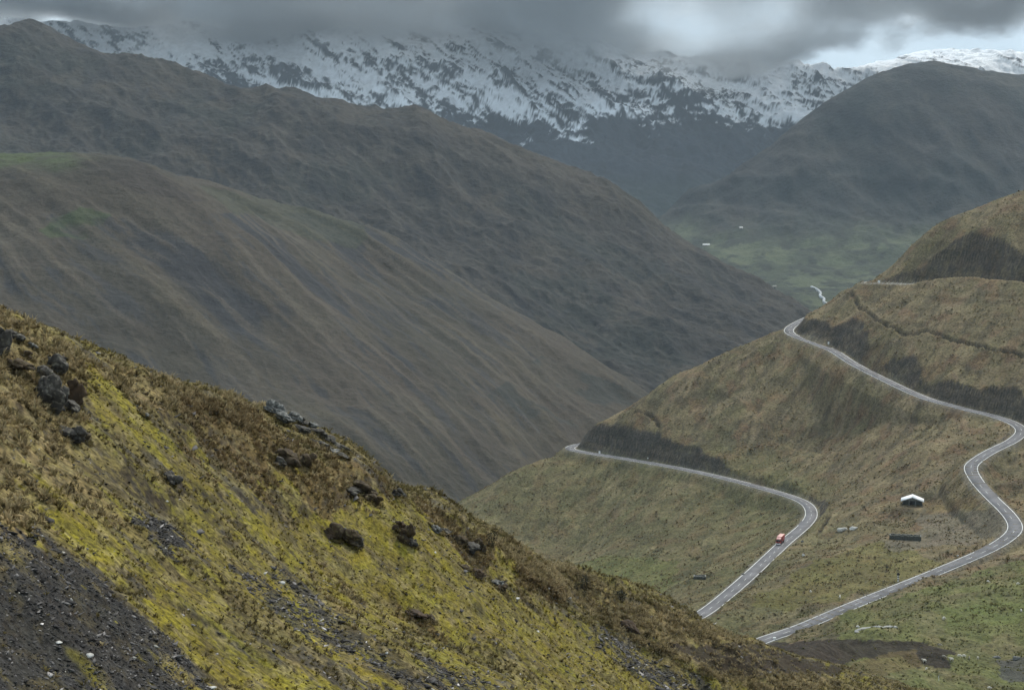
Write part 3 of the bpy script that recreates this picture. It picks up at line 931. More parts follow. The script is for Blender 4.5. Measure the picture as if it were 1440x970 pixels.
def scatter_hill():
    X, Y, Z, nz, cut, dr, e, peat = HB
    el = Z / Y
    vis = el >= np.maximum.accumulate(el, 0) - .02
    den = (e > 1.2) * (cut < .5) * (.25 + sstep(-.2, .5, fbm(X / 18, Y / 18, 3, 310))) * (1 - .8 * peat)
    p = Y ** 2 * vis * den * np.minimum(1, 700 / Y)
    p = p / p.sum()
    n = 80000
    i = rng.choice(p.size, n, p=p.ravel()); yy, xx = np.unravel_index(i, X.shape)
    y = Y[yy, xx] * np.exp(rng.uniform(-.5, .5, n) * math.log(1500 / 385) / X.shape[0])
    x = (X[yy, xx] / Y[yy, xx] + rng.uniform(-.5, .5, n) * .56 / X.shape[1]) * y
    z = Z[yy, xx] - .05
    size = .50 * np.exp(rng.normal(0, .40, n))
    near_ = y < 560
    size = size * np.where(near_, .8, 1)
    col = np.zeros((n, 3)) + np.array([.132, .110, .060])
    t = rng.random(n)
    col = lerp(col, [.215, .178, .105], (t < .34) * .8)
    px, py = proj(x, y, z)
    gr = inpoly(px, py, [(1120, 860), (1300, 828), (1460, 790), (1800, 700), (1800, 1100), (1120, 1100)])
    col = lerp(col, [.066, .062, .036], (t > .74) * np.where(gr, .25, .65))
    col = lerp(col, [.11, .072, .045], ((t > .3) & (t < .42)) * .8)
    px, py = proj(x, y, z)
    gr = inpoly(px, py, [(1120, 860), (1300, 828), (1460, 790), (1800, 700), (1800, 1100), (1120, 1100)])
    col = lerp(col, [.092, .096, .036], gr * .75)
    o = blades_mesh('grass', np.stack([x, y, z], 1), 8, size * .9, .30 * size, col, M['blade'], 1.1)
    tag(o, 'coarse olive and straw tussocks covering the hillside around the road', 'grass', kind='stuff')


scatter_hill()


def rock_mesh(r, seed, planes=16, sub=3, strata=0.0, rough=.05, dmin=.62):
    """angular rock: a ball cut by random planes, with bedding steps"""
    rg = np.random.default_rng(seed)
    bm = bmesh.new(); bmesh.ops.create_icosphere(bm, subdivisions=sub, radius=1)
    V = np.array([v.co[:] for v in bm.verts]); Fq = [[v.index for v in f.verts] for f in bm.faces]; bm.free()
    n = rg.normal(0, 1, (planes, 3)); n /= np.linalg.norm(n, axis=1)[:, None]
    d = rg.uniform(dmin, 1.0, planes)
    q = V @ n.T
    rad = np.min(np.where(q > .05, d / np.maximum(q, .05), 9), axis=1)
    rad = np.minimum(rad, 1.25)
    V = V * rad[:, None]
    V = V * np.asarray(r, float)
    s = np.linalg.norm(r) / 1.7
    nn = fbm(V[:, 0] / s * 2.2 + seed, V[:, 1] / s * 2.2 + V[:, 2] / s * 1.7, 3, seed)
    n3 = fbm(V[:, 0] / s * 6 + V[:, 1] / s * 2.1 + seed, V[:, 2] / s * 6 - V[:, 1] / s * 3.3, 3, seed + 5)
    V = V * (1 + rough * nn + rough * .6 * n3)[:, None]
    if strata:
        h = V[:, 2] / strata + .35 * V[:, 0] / strata
        saw = (h - np.floor(h)); V[:, :2] *= (1 - .20 * sstep(.6, 1, saw) + .16 * pn(np.floor(h), np.zeros(len(h)) + seed, 3))[:, None]
    return V, Fq


def crag_block(w, h, seed, dip=.3, slab=False, strata=.5):
    """a jointed block of bedrock: a few angular pieces grown into each other, bedding dipping downslope"""
    rg = np.random.default_rng(seed); Vs, Fs, n0 = [], [], 0
    k = rg.integers(3, 5) if slab else rg.integers(4, 7)
    for i in range(k):
        f = 1.0 if i == 0 else rg.uniform(.35, .7)
        if slab:
            r = np.array([w * .62 * f, w * .5 * f, h * .30 * rg.uniform(.6, 1.2)])
            c = np.array([rg.normal(0, .16) * w, rg.normal(0, .12) * w, h * (.42 * (i / k) - .12) * 1.3]) if i else np.zeros(3)
        else:
            r = np.array([w * .55 * f, w * .5 * f, h * .55 * f * rg.uniform(.7, 1.1)])
            c = np.array([rg.uniform(-.45, .45) * w, rg.uniform(-.45, .1) * w, rg.uniform(-.45, .3) * h]) if i else np.array([0, 0, -.08 * h])
        V, Fq = rock_mesh(r, seed + 31 * i, int(rg.integers(8, 12)), 4 if i == 0 else 3, max(h * rg.uniform(.13, .2), .05), .10, .42)
        d = dip + rg.normal(0, .10); t = rg.normal(0, .25)
        V = V @ np.array(Matrix.Rotation(d, 3, 'Y') @ Matrix.Rotation(t, 3, 'Z')).T + c
        Vs.append(V); Fs += [tuple(q + n0 for q in f_) for f_ in Fq]; n0 += len(V)
    return np.vstack(Vs), Fs


def rock_mat(name, a, b, lichen=None):
    m, nt, out = mat(name); L = nt.links.new
    bs = N(nt, 'ShaderNodeBsdfPrincipled', Roughness=.9); bs.inputs['Specular IOR Level'].default_value = .2
    tc = N(nt, 'ShaderNodeTexCoord')
    n1 = N(nt, 'ShaderNodeTexNoise', Scale=2.2, Detail=8.0, Roughness=.7); L(tc.outputs['Object'], n1.inputs['Vector'])
    n2 = N(nt, 'ShaderNodeTexNoise', Scale=6.0, Detail=6.0); L(tc.outputs['Object'], n2.inputs['Vector'])
    cr = N(nt, 'ShaderNodeValToRGB'); cr.color_ramp.elements[0].position = .35; cr.color_ramp.elements[1].position = .65
    cr.color_ramp.elements[0].color = (*a, 1); cr.color_ramp.elements[1].color = (*b, 1)
    L(n1.outputs['Fac'], cr.inputs[0])
    last = cr.outputs[0]
    if lichen:
        r = N(nt, 'ShaderNodeMapRange', From_Min=.55, From_Max=.62, To_Min=0.0, To_Max=.85); L(n2.outputs['Fac'], r.inputs['Value'])
        mx = N(nt, 'ShaderNodeMix', _data_type='RGBA'); mx.inputs[7].default_value = (*lichen, 1)
        L(r.outputs[0], mx.inputs[0]); L(last, mx.inputs[6]); last = mx.outputs[2]
    L(last, bs.inputs['Base Color'])
    bp = N(nt, 'ShaderNodeBump', Strength=.8, Distance=.08); L(n1.outputs['Fac'], bp.inputs['Height']); L(bp.outputs[0], bs.inputs['Normal'])
    L(bs.outputs[0], out.inputs['Surface'])
    return m


M['slate'] = rock_mat('dark_slate', (.022, .020, .018), (.080, .072, .062), (.15, .14, .11))
M['greyrock'] = rock_mat('weathered_grey_rock', (.045, .046, .044), (.14, .14, .13), (.28, .275, .25))
M['brownrock'] = rock_mat('rusty_brown_rock', (.030, .022, .016), (.085, .056, .034))
M['peat'] = rock_mat('peat_bank', (.020, .015, .010), (.075, .052, .030), (.11, .09, .045))
M['whiterock'] = rock_mat('pale_quartz', (.30, .29, .27), (.66, .64, .59))


def empty(name, loc, rz=0.0):
    o = bpy.data.objects.new(name, None); COL.objects.link(o)
    o.location = loc; o.rotation_euler = (0, 0, rz); o.empty_display_size = .5
    return o


def fg_at(px, py):
    return ray_hit(zFG, px, py, 30, 520)


ROCKS = []


def outcrop(label, blocks, cat='rock outcrop', part='rock_block', name='rock_outcrop', strata=.5, dip=.35):
    """blocks: (px, py, width px, height px, material)"""
    x0, y0, z0 = fg_at(blocks[0][0], blocks[0][1] + blocks[0][3] * .4)
    root = empty(name, (x0, y0, z0)); tag(root, label, cat)
    for i, (px, py, w, h, mm) in enumerate(blocks):
        x, y, z = fg_at(px, py + h * .42)
        s = y / F
        V, Fq = crag_block(w * s, h * s, int(px * 7 + py), dip, part == 'rock_slab', strata)
        ROCKS.append((x, y, w * s, h * s))
        c = P(px, py + h * .06, y)
        mesh_obj(part, V, Fq, M[mm], root, loc=(x - x0, y - y0, c[2] - z0))
    return root


outcrop('dark layered crag with a rust brown right flank beside bright yellow moss',
        [(70, 547, 40, 50, 'slate'), (103, 548, 26, 44, 'brownrock'), (80, 511, 26, 28, 'slate'), (92, 568, 34, 16, 'slate'), (60, 524, 26, 20, 'slate')])
outcrop('row of dark rocks on the crest at the left edge of the slope',
        [(6, 482, 24, 44, 'slate'), (22, 511, 40, 14, 'peat'), (46, 484, 13, 10, 'greyrock'), (22, 470, 22, 14, 'slate'), (38, 497, 16, 12, 'peat')], strata=.8)
outcrop('long grey outcrop of tilted slabs standing up from the crest of the near slope',
        [(390, 577, 28, 28, 'greyrock'), (412, 585, 20, 20, 'greyrock'), (400, 588, 26, 20, 'greyrock'), (424, 592, 16, 14, 'slate'), (438, 598, 20, 14, 'greyrock'),
         (428, 604, 26, 12, 'slate'), (448, 608, 26, 13, 'slate'), (462, 617, 24, 13, 'slate'), (472, 624, 24, 12, 'slate'), (455, 624, 22, 9, 'slate'),
         (482, 630, 18, 9, 'slate'), (470, 634, 20, 7, 'greyrock'), (482, 640, 16, 8, 'slate')], part='rock_slab', strata=.5)
outcrop('dark brown broken bank under turf just below the grey slab outcrop',
        [(405, 640, 30, 18, 'peat'), (430, 646, 24, 18, 'peat'), (392, 648, 20, 10, 'slate')], 'peat bank', name='peat_bank')
outcrop('shaggy turf topped rock lump with a black lower right face in yellow moss',
        [(487, 750, 34, 28, 'peat'), (468, 748, 22, 20, 'brownrock'), (497, 756, 22, 20, 'slate')], 'rock outcrop')
outcrop('brown rocky hummock downslope of the crest, right of the shaggy turf topped lump',
        [(572, 748, 24, 26, 'peat'), (577, 757, 16, 14, 'slate'), (565, 737, 18, 14, 'brownrock')], 'rock outcrop')
outcrop('dark flat rock ledge in brown grass below the crest of the near slope',
        [(511, 684, 34, 15, 'peat'), (496, 690, 22, 12, 'slate'), (524, 700, 24, 16, 'peat')], 'rock ledge', name='rock_ledge')
outcrop('small dark rock sticking out of green turf right under the skyline',
        [(557, 691, 20, 13, 'slate'), (564, 694, 12, 10, 'slate')])
outcrop('cluster of dark rocks on the steep shoulder where the crest bends down',
        [(662, 768, 28, 17, 'slate'), (645, 757, 22, 12, 'peat'), (672, 760, 20, 20, 'peat'), (627, 748, 18, 9, 'slate'), (613, 742, 15, 8, 'greyrock')])
outcrop('dark boulder pair on moss below the rocky shoulder',
        [(671, 805, 19, 14, 'brownrock'), (655, 796, 16, 12, 'peat')])
outcrop('pale topped rock ledge lowest below the rocky shoulder',
        [(699, 819, 20, 9, 'greyrock'), (704, 826, 20, 12, 'peat')])
outcrop('square dark brown peat block on the straw slope near the dark hollow',
        [(886, 880, 24, 15, 'brownrock'), (878, 876, 14, 9, 'peat')], 'peat block', name='peat_block')
outcrop('dark clump of slate under the layered crag', [(100, 607, 34, 20, 'slate'), (118, 612, 22, 15, 'peat')])
outcrop('small dark rock amid brown and grey grass upper left of the slope', [(238, 668, 24, 20, 'slate')], 'rock', name='rock')
outcrop('low brown ledge between two yellow moss bands', [(588, 862, 24, 11, 'brownrock'), (606, 868, 14, 12, 'peat')], 'rock ledge', name='rock_ledge')
outcrop('small grey stone below the yellow moss patch of the crag', [(204, 583, 11, 6, 'greyrock')], 'stone', name='stone')

# turf growing against and over the foot of the rocks
tx, ty, ts = [], [], []
for (x, y, w_, h_) in ROCKS:
    for q in range(22):
        a = random.uniform(0, 6.283); r = w_ * random.uniform(.38, .72)
        tx.append(x + math.cos(a) * r); ty.append(y + math.sin(a) * r * .8); ts.append(random.uniform(.16, .42) * min(1.6, max(.6, y / 120)))
tx, ty, ts = np.array(tx), np.array(ty), np.array(ts)
tc_ = lerp(np.zeros((len(tx), 3)) + np.array([.125, .105, .045]), [.23, .185, .105], rng.random(len(tx)) * .9)
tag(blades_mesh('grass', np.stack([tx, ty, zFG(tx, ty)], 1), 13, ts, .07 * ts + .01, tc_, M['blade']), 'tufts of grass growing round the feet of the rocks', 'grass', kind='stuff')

WH = [(543, 917, 6, 7, 'white stone on the grey stony band at the bottom of the slope'), (395, 817, 12, 9, 'broad pale stone at the edge of the grey stony band'),
      (612, 776, 7, 4, 'thin white stone lying on yellow moss'), (727, 840, 8, 4, 'flat white stone on moss below the peat covered shoulder'),
      (756, 886, 8, 5, 'white stone in the middle of the broad lower moss field'), (369, 853, 7, 6, 'white stone beside a straw tuft on the lower slope'),
      (100, 841, 6, 7, 'cream stone on the upper edge of the dark scree'), (772, 826, 4, 5, 'small white stone on the straw strip under the crest'),
      (298, 965, 14, 7, 'pale grey stone at the bottom edge right of the scree'), (125, 920, 14, 8, 'large pale stone lying in the dark scree'),
      (235, 704, 6, 4, 'bright chip of stone at the top of the grey band'), (802, 840, 4, 4, 'tiny white stone high on the straw strip'),
      (82, 902, 14, 5, 'long pale splinter of stone on the scree'), (205, 836, 5, 4, 'white chip right above the scree edge')]
for px, py, w, h, lab in WH:
    x, y, z = fg_at(px, py + h * .3)
    s = y / F
    V, Fq = rock_mesh((w * s * .48, w * s * .4, h * s * .42), int(px), 9, 2, 0, .1, .4)
    o = mesh_obj('pale_stone', V, Fq, M['whiterock'], loc=(x, y, z + h * s * .06))
    tag(o, lab, 'stone', 'pale stones on the near slope')


def shrub(px, py, w, h, label):
    x, y, z = fg_at(px, py + h * .5)
    s = y / F
    root = empty('shrub', (x, y, z)); tag(root, label, 'shrub')
    rg = np.random.default_rng(int(px))
    n = 420
    d = rg.normal(0, 1, (n, 3)); d /= np.linalg.norm(d, axis=1)[:, None]; r = rg.uniform(.35, 1, n) ** .6
    lump = 1 + .35 * pn(d[:, 0] * 2 + px, d[:, 2] * 2 + d[:, 1], 4)
    p = d * (r * lump)[:, None] * np.array([w * s * .5, w * s * .45, h * s * .55]) + np.array([0, 0, h * s * .5])
    a = rg.normal(0, 1, (n, 3)); b = rg.normal(0, 1, (n, 3)); q = .045 * w * s
    V = np.stack([p, p + a * q, p + (a + b) * q * .8, p + b * q], 1).reshape(-1, 3)
    o = mesh_obj('foliage', V, np.arange(4 * n).reshape(-1, 4), M['leaf'], root)
    sv, sf = [], []
    for k in range(5):
        e = np.array([rg.normal(0, .25) * w * s, rg.normal(0, .25) * w * s, h * s * .8]); b0 = len(sv); t = .02 * w * s + .01
        for c, rr in ((np.array([0, 0, -.1]), t), (e, t * .4)):
            for j in range(4):
                sv.append(c + rr * np.array([math.cos(j * 1.571), math.sin(j * 1.571), 0]))
        sf += [(b0 + j, b0 + (j + 1) % 4, b0 + 4 + (j + 1) % 4, b0 + 4 + j) for j in range(4)]
    mesh_obj('stem', sv, sf, M['peat'], root)


M['leaf'] = simple('dark_shrub_leaves', (.028, .028, .016), .85, .4, 3)
shrub(691, 757, 17, 24, 'dark round shrub on the skyline where the slope bends down')
shrub(822, 818, 16, 22, 'dark upright shrub on the crest right of the rocky shoulder')
shrub(812, 824, 12, 12, 'small low shrub touching the dark upright shrub on the crest')
shrub(872, 836, 20, 13, 'low dark shrub farther down the crest above the straw slope')


# ------------------------------------------------------------------ built things on the hillside
def b_at(px, py, D0=420, D1=1300):
    return ray_hit(zB, px, py, D0, D1, 700)


def zb1(x, y):
    return float(zB(np.array([x]), np.array([y]))[0])


def box(x0, x1, y0, y1, z0, z1):
    V = [(x0, y0, z0), (x1, y0, z0), (x1, y1, z0), (x0, y1, z0), (x0, y0, z1), (x1, y0, z1), (x1, y1, z1), (x0, y1, z1)]
    Fq = [(0, 3, 2, 1), (4, 5, 6, 7), (0, 1, 5, 4), (1, 2, 6, 5), (2, 3, 7, 6), (3, 0, 4, 7)]
    return V, Fq


def bev(name, boxes, m, parent, r=.03):
    V, Fq = [], []
    for b in boxes:
        v, f = box(*b) if len(b) == 6 else b
        k = len(V); V += v; Fq += [tuple(i + k for i in q) for q in f]
    o = mesh_obj(name, V, Fq, m, parent)
    if r:
        md = o.modifiers.new('bevel', 'BEVEL'); md.width = r; md.segments = 2; md.limit_method = 'ANGLE'
    return o


def cyl(name, c, axis, r, h, m, parent, n=20, r2=None):
    r2 = r if r2 is None else r2
    V = []
    for k, rr in ((-h / 2, r), (h / 2, r2)):
        for j in range(n):
            a = 2 * math.pi * j / n
            u, v = rr * math.cos(a), rr * math.sin(a)
            V.append({'x': (k, u, v), 'y': (u, k, v), 'z': (u, v, k)}[axis])
    V = [(a + c[0], b + c[1], d + c[2]) for a, b, d in V]
    Fq = [(j, (j + 1) % n, n + (j + 1) % n, n + j) for j in range(n)] + [tuple(range(n))[::-1], tuple(range(n, 2 * n))]
    return mesh_obj(name, V, Fq, m, parent)


M['redpaint'] = simple('red_lorry_paint', (.30, .036, .028), .45, .12, 1.5)
M['salmon'] = simple('red_roof_sky_sheen', (.58, .33, .30), .5, .15, 1)  # red roofs coloured paler to carry the sky's reflection
M['glass'] = simple('dark_glass', (.02, .024, .028), .08, .1, 2, 0, .6)
M['white'] = simple('white_paint', (.78, .78, .76), .5, .08, 1)
M['rubber'] = simple('tyre_rubber', (.018, .018, .018), .85, .2, 4)
M['steel'] = simple('dull_steel', (.22, .22, .22), .5, .2, 4, .6)
M['black'] = simple('black_paint', (.012, .012, .012), .5, .1, 2)
M['lamp'] = simple('headlight_glass', (.75, .75, .72), .15, .05, 2, 0, .6)

# lorry, coming down towards the viewpoint on its right-hand lane
i = int(np.argmin(np.hypot(*(ROAD[:, :2] - P(1102, 764, 816)[:2]).T)))
T_ = ROAD[i + 2] - ROAD[i - 2]; hd = -T_ / np.linalg.norm(T_)
right = np.array([hd[1], -hd[0]]); right /= np.linalg.norm(right)
lx, ly = ROAD[i, :2] + right * 1.75
lorry = empty('lorry', (lx, ly, ROAD[i, 2] + .01), math.atan2(hd[1], hd[0]))
tag(lorry, 'red box lorry driving down the road, the only vehicle in the valley', 'lorry')
cabV = [(2.75, -1.22, .75), (4.75, -1.22, .55), (4.75, 1.22, .55), (2.75, 1.22, .75),
        (2.75, -1.18, 3.1), (4.45, -1.18, 3.0), (4.45, 1.18, 3.0), (2.75, 1.18, 3.1),
        (4.78, -1.22, 1.75), (4.78, 1.22, 1.75)]
cabF = [(0, 3, 2, 1), (4, 5, 6, 7), (0, 1, 8, 5, 4), (1, 2, 9, 8), (8, 9, 6, 5), (2, 3, 7, 6, 9), (3, 0, 4, 7)]
cab = bev('cab', [(cabV, cabF)], M['redpaint'], lorry, .06)
wv = [(4.80, -1.08, 1.85), (4.80, 1.08, 1.85), (4.53, 1.05, 2.82), (4.53, -1.05, 2.82), (4.76, -1.08, 1.85), (4.76, 1.08, 1.85), (4.49, 1.05, 2.82), (4.49, -1.05, 2.82)]
mesh_obj('windscreen', wv, [(0, 1, 2, 3), (4, 7, 6, 5), (0, 4, 5, 1), (1, 5, 6, 2), (2, 6, 7, 3), (3, 7, 4, 0)], M['glass'], cab)
for s in (-1, 1):
    bev('side_window', [(3.35, 4.35, s * 1.215 - .02, s * 1.215 + .02, 1.85, 2.7)], M['glass'], cab, 0)
    bev('headlight', [(4.76, 4.83, s * .88 - .2, s * .88 + .2, .95, 1.2)], M['lamp'], cab, .02)
    bev('mirror', [(4.5, 4.62, s * 1.45 - .1, s * 1.45 + .1, 1.95, 2.5), (4.5, 4.56, min(s * 1.2, s * 1.4), max(s * 1.2, s * 1.4), 2.4, 2.45)], M['black'], cab, .02)
bev('bumper', [(4.72, 4.92, -1.22, 1.22, .42, .82)], M['white'], cab, .05)
bev('grille', [(4.77, 4.81, -.62, .62, .98, 1.5)] + [(4.81, 4.83, -.6, .6, 1.03 + k * .11, 1.08 + k * .11) for k in range(4)], M['black'], cab, 0)
dv = [(2.8, -1.1, 3.08), (4.3, -1.05, 3.02), (4.3, 1.05, 3.02), (2.8, 1.1, 3.08), (2.8, -1.05, 3.75), (2.8, 1.05, 3.75), (3.6, -1.0, 3.5), (3.6, 1.0, 3.5)]
bev('roof_fairing', [(dv, [(0, 3, 2, 1), (0, 1, 6, 4), (1, 2, 7, 6), (4, 6, 7, 5), (2, 3, 5, 7), (3, 0, 4, 5)])], M['salmon'], cab, .04)
bx = bev('cargo_box', [(-4.9, 2.4, -1.25, 1.25, 1.1, 3.9)], M['redpaint'], lorry, .04)
bev('roof_panel', [(-4.85, 2.35, -1.2, 1.2, 3.905, 3.96)], M['salmon'], bx, .01)  # sky reflection on the box roof put into its colour
for s in (-1, 1):
    bev('corner_rail', [(2.405, 2.45, s * 1.22 - .05, s * 1.22 + .05, 1.1, 3.9)], M['steel'], bx, 0)
bev('chassis', [(-4.8, 4.3, -.45, .45, .62, .95), (-1.8, 1.6, -1.2, -.6, .5, 1.0), (-1.8, 1.6, .6, 1.2, .5, 1.0)], M['black'], lorry, .02)
for wx in (3.75, -2.6, -3.8):
    for s in (-1, 1):
        w = cyl('wheel', (wx, s * 1.05, .52), 'y', .52, .34, M['rubber'], lorry)
        cyl('rim', (wx, s * 1.23, .52), 'y', .28, .04, M['steel'], w)

# open shed with a white roof
face = lambda x, y: -math.atan2(x, y)
hx, hy, hz = SHED
shed = empty('shed', (hx, hy, zb1(hx, hy)), face(hx, hy)); tag(shed, 'small dark green shed under a bright white gable roof', 'shed')
M['greenwall'] = simple('green_grey_boards', (.055, .062, .05), .8, .25, 1.5)
M['whitemetal'] = simple('white_sheet_roof', (.80, .81, .82), .45, .06, .8)
M['dark'] = simple('dark_opening', (.014, .014, .013), .9, .2, 2)
wl = bev('wall', [(-4.9, 4.9, 3.3, 3.5, -.6, 2.5), (-4.9, -4.7, -3.4, 3.3, -.6, 2.5), (4.7, 4.9, -3.4, 3.3, -.6, 2.5), (-4.7, -1.6, -1.2, -1.05, -.6, 2.5), (1.0, 4.7, -1.2, -1.05, -.6, 2.5)], M['greenwall'], shed, .02)
bev('door', [(-1.55, .95, -1.16, -1.1, -.6, 2.2)], M['dark'], wl, 0)
gv = [(-4.9, -3.3, 2.5), (4.9, -3.3, 2.5), (0, -3.3, 4.3), (-4.9, -3.2, 2.5), (4.9, -3.2, 2.5), (0, -3.2, 4.3)]
mesh_obj('gable_panel', gv, [(0, 1, 2), (5, 4, 3), (0, 3, 4, 1), (1, 4, 5, 2), (2, 5, 3, 0)], simple('grey_boards', (.13, .135, .12), .85, .2, 1.5), shed)
gv2 = [(a, b + 6.5, c) for a, b, c in gv]
mesh_obj('gable_panel', gv2, [(0, 1, 2), (5, 4, 3), (0, 3, 4, 1), (1, 4, 5, 2), (2, 5, 3, 0)], M['greenwall'], shed)
for px_ in (-4.75, -1.6, 1.6, 4.75):
    bev('post', [(px_ - .1, px_ + .1, -3.4, -3.2, -.6, 2.5)], simple('grey_post', (.2, .2, .18), .8), shed, .01)
for s in (-1, 1):
    rv = [(0, -3.9, 4.45), (s * 5.7, -3.9, 2.3), (s * 5.7, 3.9, 2.3), (0, 3.9, 4.45)]
    rv = rv + [(a, b, c + .14) for a, b, c in rv]
    o = mesh_obj('roof_slope', rv, [(0, 1, 2, 3), (7, 6, 5, 4), (0, 4, 5, 1), (1, 5, 6, 2), (2, 6, 7, 3), (3, 7, 4, 0)], M['whitemetal'], shed)
    # the bright barge board along the gable edge
    bv = [(0, -4.0, 4.2), (s * 5.75, -4.0, 2.0), (s * 5.75, -3.91, 2.0), (0, -3.91, 4.2), (0, -4.0, 4.75), (s * 5.75, -4.0, 2.55), (s * 5.75, -3.91, 2.55), (0, -3.91, 4.75)]
    mesh_obj('barge_board', bv, [(0, 1, 2, 3), (7, 6, 5, 4), (0, 4, 5, 1), (1, 5, 6, 2), (2, 6, 7, 3), (3, 7, 4, 0)], M['whitemetal'], o)


def enclosure(name, label, cat, px, py, D, w, d, h, t, m, cope, gap=True):
    x, y, z = D
    r = empty(name, (x, y, zb1(x, y)), face(x, y)); tag(r, label, cat)
    rg = random.Random(int(px))

    def wall(x0, x1, y0, y1):
        n = max(2, int(max(x1 - x0, y1 - y0) / .8)); bs = []
        for k in range(n):
            a, b = k / n, (k + 1) / n
            hh = h * rg.uniform(.86, 1.04); j = rg.uniform(-.04, .04)
            if x1 - x0 > y1 - y0:
                bs.append((x0 + (x1 - x0) * a, x0 + (x1 - x0) * b, y0 + j, y1 + j, -.8, hh))
            else:
                bs.append((x0 + j, x1 + j, y0 + (y1 - y0) * a, y0 + (y1 - y0) * b, -.8, hh))
        o = bev('wall', bs, m, r, .05)
        cp = [(b[0] + .003, b[1] - .003, b[2] + .03, b[3] - .03, b[5] + .002, b[5] + .13) for b in bs]
        bev('coping', cp, cope, o, .02)
    wall(-w / 2, w / 2, -d / 2, -d / 2 + t); wall(-w / 2, w / 2, d / 2 - t, d / 2)
    wall(-w / 2, -w / 2 + t, -d / 2 + t + .01, d / 2 - t - .01)
    wall(w / 2 - t, w / 2, -d / 2 + t + .01, d / 2 - t - .01)


M['drystone'] = simple('dark_dry_stone', (.050, .052, .042), .95, .45, 1.6, bump=.6)
M['coping'] = simple('pale_coping', (.19, .19, .165), .9, .3, 1.2)
enclosure('stone_enclosure', 'long low roofless stone enclosure on the bare yard below the shed', 'enclosure', 1274, 755, YARD, 14.6, 3.6, 2.1, .5, M['drystone'], M['coping'])
enclosure('ruined_hut', 'small roofless ruined hut with dark inside left of the lower road', 'ruin', 983, 810, HUT, 6.0, 3.2, 1.35, .45, M['drystone'], simple('pale_wall_top', (.24, .24, .22), .9, .25, 1.2))

# striped marker post
bx_, by_, bz_ = b_at(1263, 817)
mk = empty('marker_post', (bx_, by_, bz_), face(bx_, by_)); tag(mk, 'tall black and white banded roadside post with a round black head', 'marker post')
m, nt, out = mat('black_white_bands')
bs = N(nt, 'ShaderNodeBsdfPrincipled', Roughness=.6); tc = N(nt, 'ShaderNodeTexCoord'); sx = N(nt, 'ShaderNodeSeparateXYZ')
nt.links.new(tc.outputs['Object'], sx.inputs[0])
mt = N(nt, 'ShaderNodeMath', _operation='MULTIPLY', i1=1 / 1.1); md = N(nt, 'ShaderNodeMath', _operation='FRACT'); gt = N(nt, 'ShaderNodeMath', _operation='GREATER_THAN', i1=.5)
nt.links.new(sx.outputs['Z'], mt.inputs[0]); nt.links.new(mt.outputs[0], md.inputs[0]); nt.links.new(md.outputs[0], gt.inputs[0])
mx = N(nt, 'ShaderNodeMix', _data_type='RGBA'); mx.inputs[6].default_value = (.8, .8, .77, 1); mx.inputs[7].default_value = (.012, .012, .012, 1)
nt.links.new(gt.outputs[0], mx.inputs[0]); nt.links.new(mx.outputs[2], bs.inputs['Base Color']); nt.links.new(bs.outputs[0], out.inputs['Surface'])
cyl('post', (0, 0, 1.2), 'z', .30, 2.7, m, mk, 16)
cyl('head', (0, 0, 3.1), 'y', .62, .5, M['black'], mk, 28)


def panel_sign(px, py, w, h, ph, label, D0=420, D1=1400, name='road_sign', cat='road sign'):
    x, y, z = b_at(px, py, D0, D1)
    r = empty(name, (x, y, z), face(x, y)); tag(r, label, cat)
    cyl('post', (0, .05, ph / 2 - .2), 'z', .06, ph + .4, M['steel'], r, 10)
    bev('panel', [(-w / 2, w / 2, -.03, .0, ph - h, ph)], M['white'], r, .02)


panel_sign(1165, 486, 1.0, 1.5, 2.6, 'white roadside panel on the inside of the upper hairpin bend')
panel_sign(843, 639, 1.1, 1.7, 2.5, 'white roadside panel under the rock cut at the left bend of the lower road')
panel_sign(911, 648, .5, .8, 2.3, 'narrow pale post panel beside the lower road before its left bend')
panel_sign(1236, 399, 1.4, 1.4, 2.2, 'white panel at the end of the upper gravel track on the skyline', 900, 1400)


def block(name, px, py, w, d, h, m, label, cat, seed=3):
    x, y, z = b_at(px, py)
    V, Fq = rock_mesh((w * .6, d * .6, h * .75), seed + int(px), 14, 3, 0, .05)
    o = mesh_obj(name, V, Fq, M[m], loc=(x, y, z + h * .25)); tag(o, label, cat)
    return o


x, y, z = b_at(1089, 899)
kb = empty('concrete_block', (x, y, z), face(x, y)); tag(kb, 'white concrete block standing where the lower straight road leaves the hill', 'concrete block')
bev('base', [(-.7, .7, -.35, .35, -.3, .1)], M['coping'], kb, .03); bev('body', [(-.6, .6, -.28, .28, .1, 1.0)], M['white'], kb, .06)
block('white_mound', 1185, 746, 3.8, 2.6, 2.2, 'whiterock', 'larger bright white mound on the grass between the road bend and the enclosure', 'mound')
block('white_mound', 1201, 744, 3.6, 2.0, 1.6, 'whiterock', 'flatter white mound just right of the larger white one', 'mound')
block('boulder', 1206, 882, 1.4, 1.0, 1.0, 'whiterock', 'pale boulder at the left end of the concrete strip', 'boulder')
block('boulder', 1130, 781, 1.2, .9, .9, 'whiterock', 'pale boulder on grass right below the lorry', 'boulder')
block('boulder', 1045, 808, 1.3, 1.0, .8, 'greyrock', 'pale boulder on the left verge of the lower road', 'boulder')
block('boulder', 1128, 762, 1.5, 1.0, .9, 'greyrock', 'grey boulder at the road edge right of the lorry', 'boulder')
block('boulder', 1347, 782, .9, .7, .8, 'whiterock', 'small white boulder on the far verge of the straight road', 'boulder')
block('boulder', 1402, 925, 2.0, 1.2, .9, 'greyrock', 'grey boulder on the rim of the bare stony patch at lower right', 'boulder')
block('boulder', 1430, 926, 2.6, 1.4, 1.0, 'greyrock', 'broad grey boulder at the right frame edge by the stony patch', 'boulder')

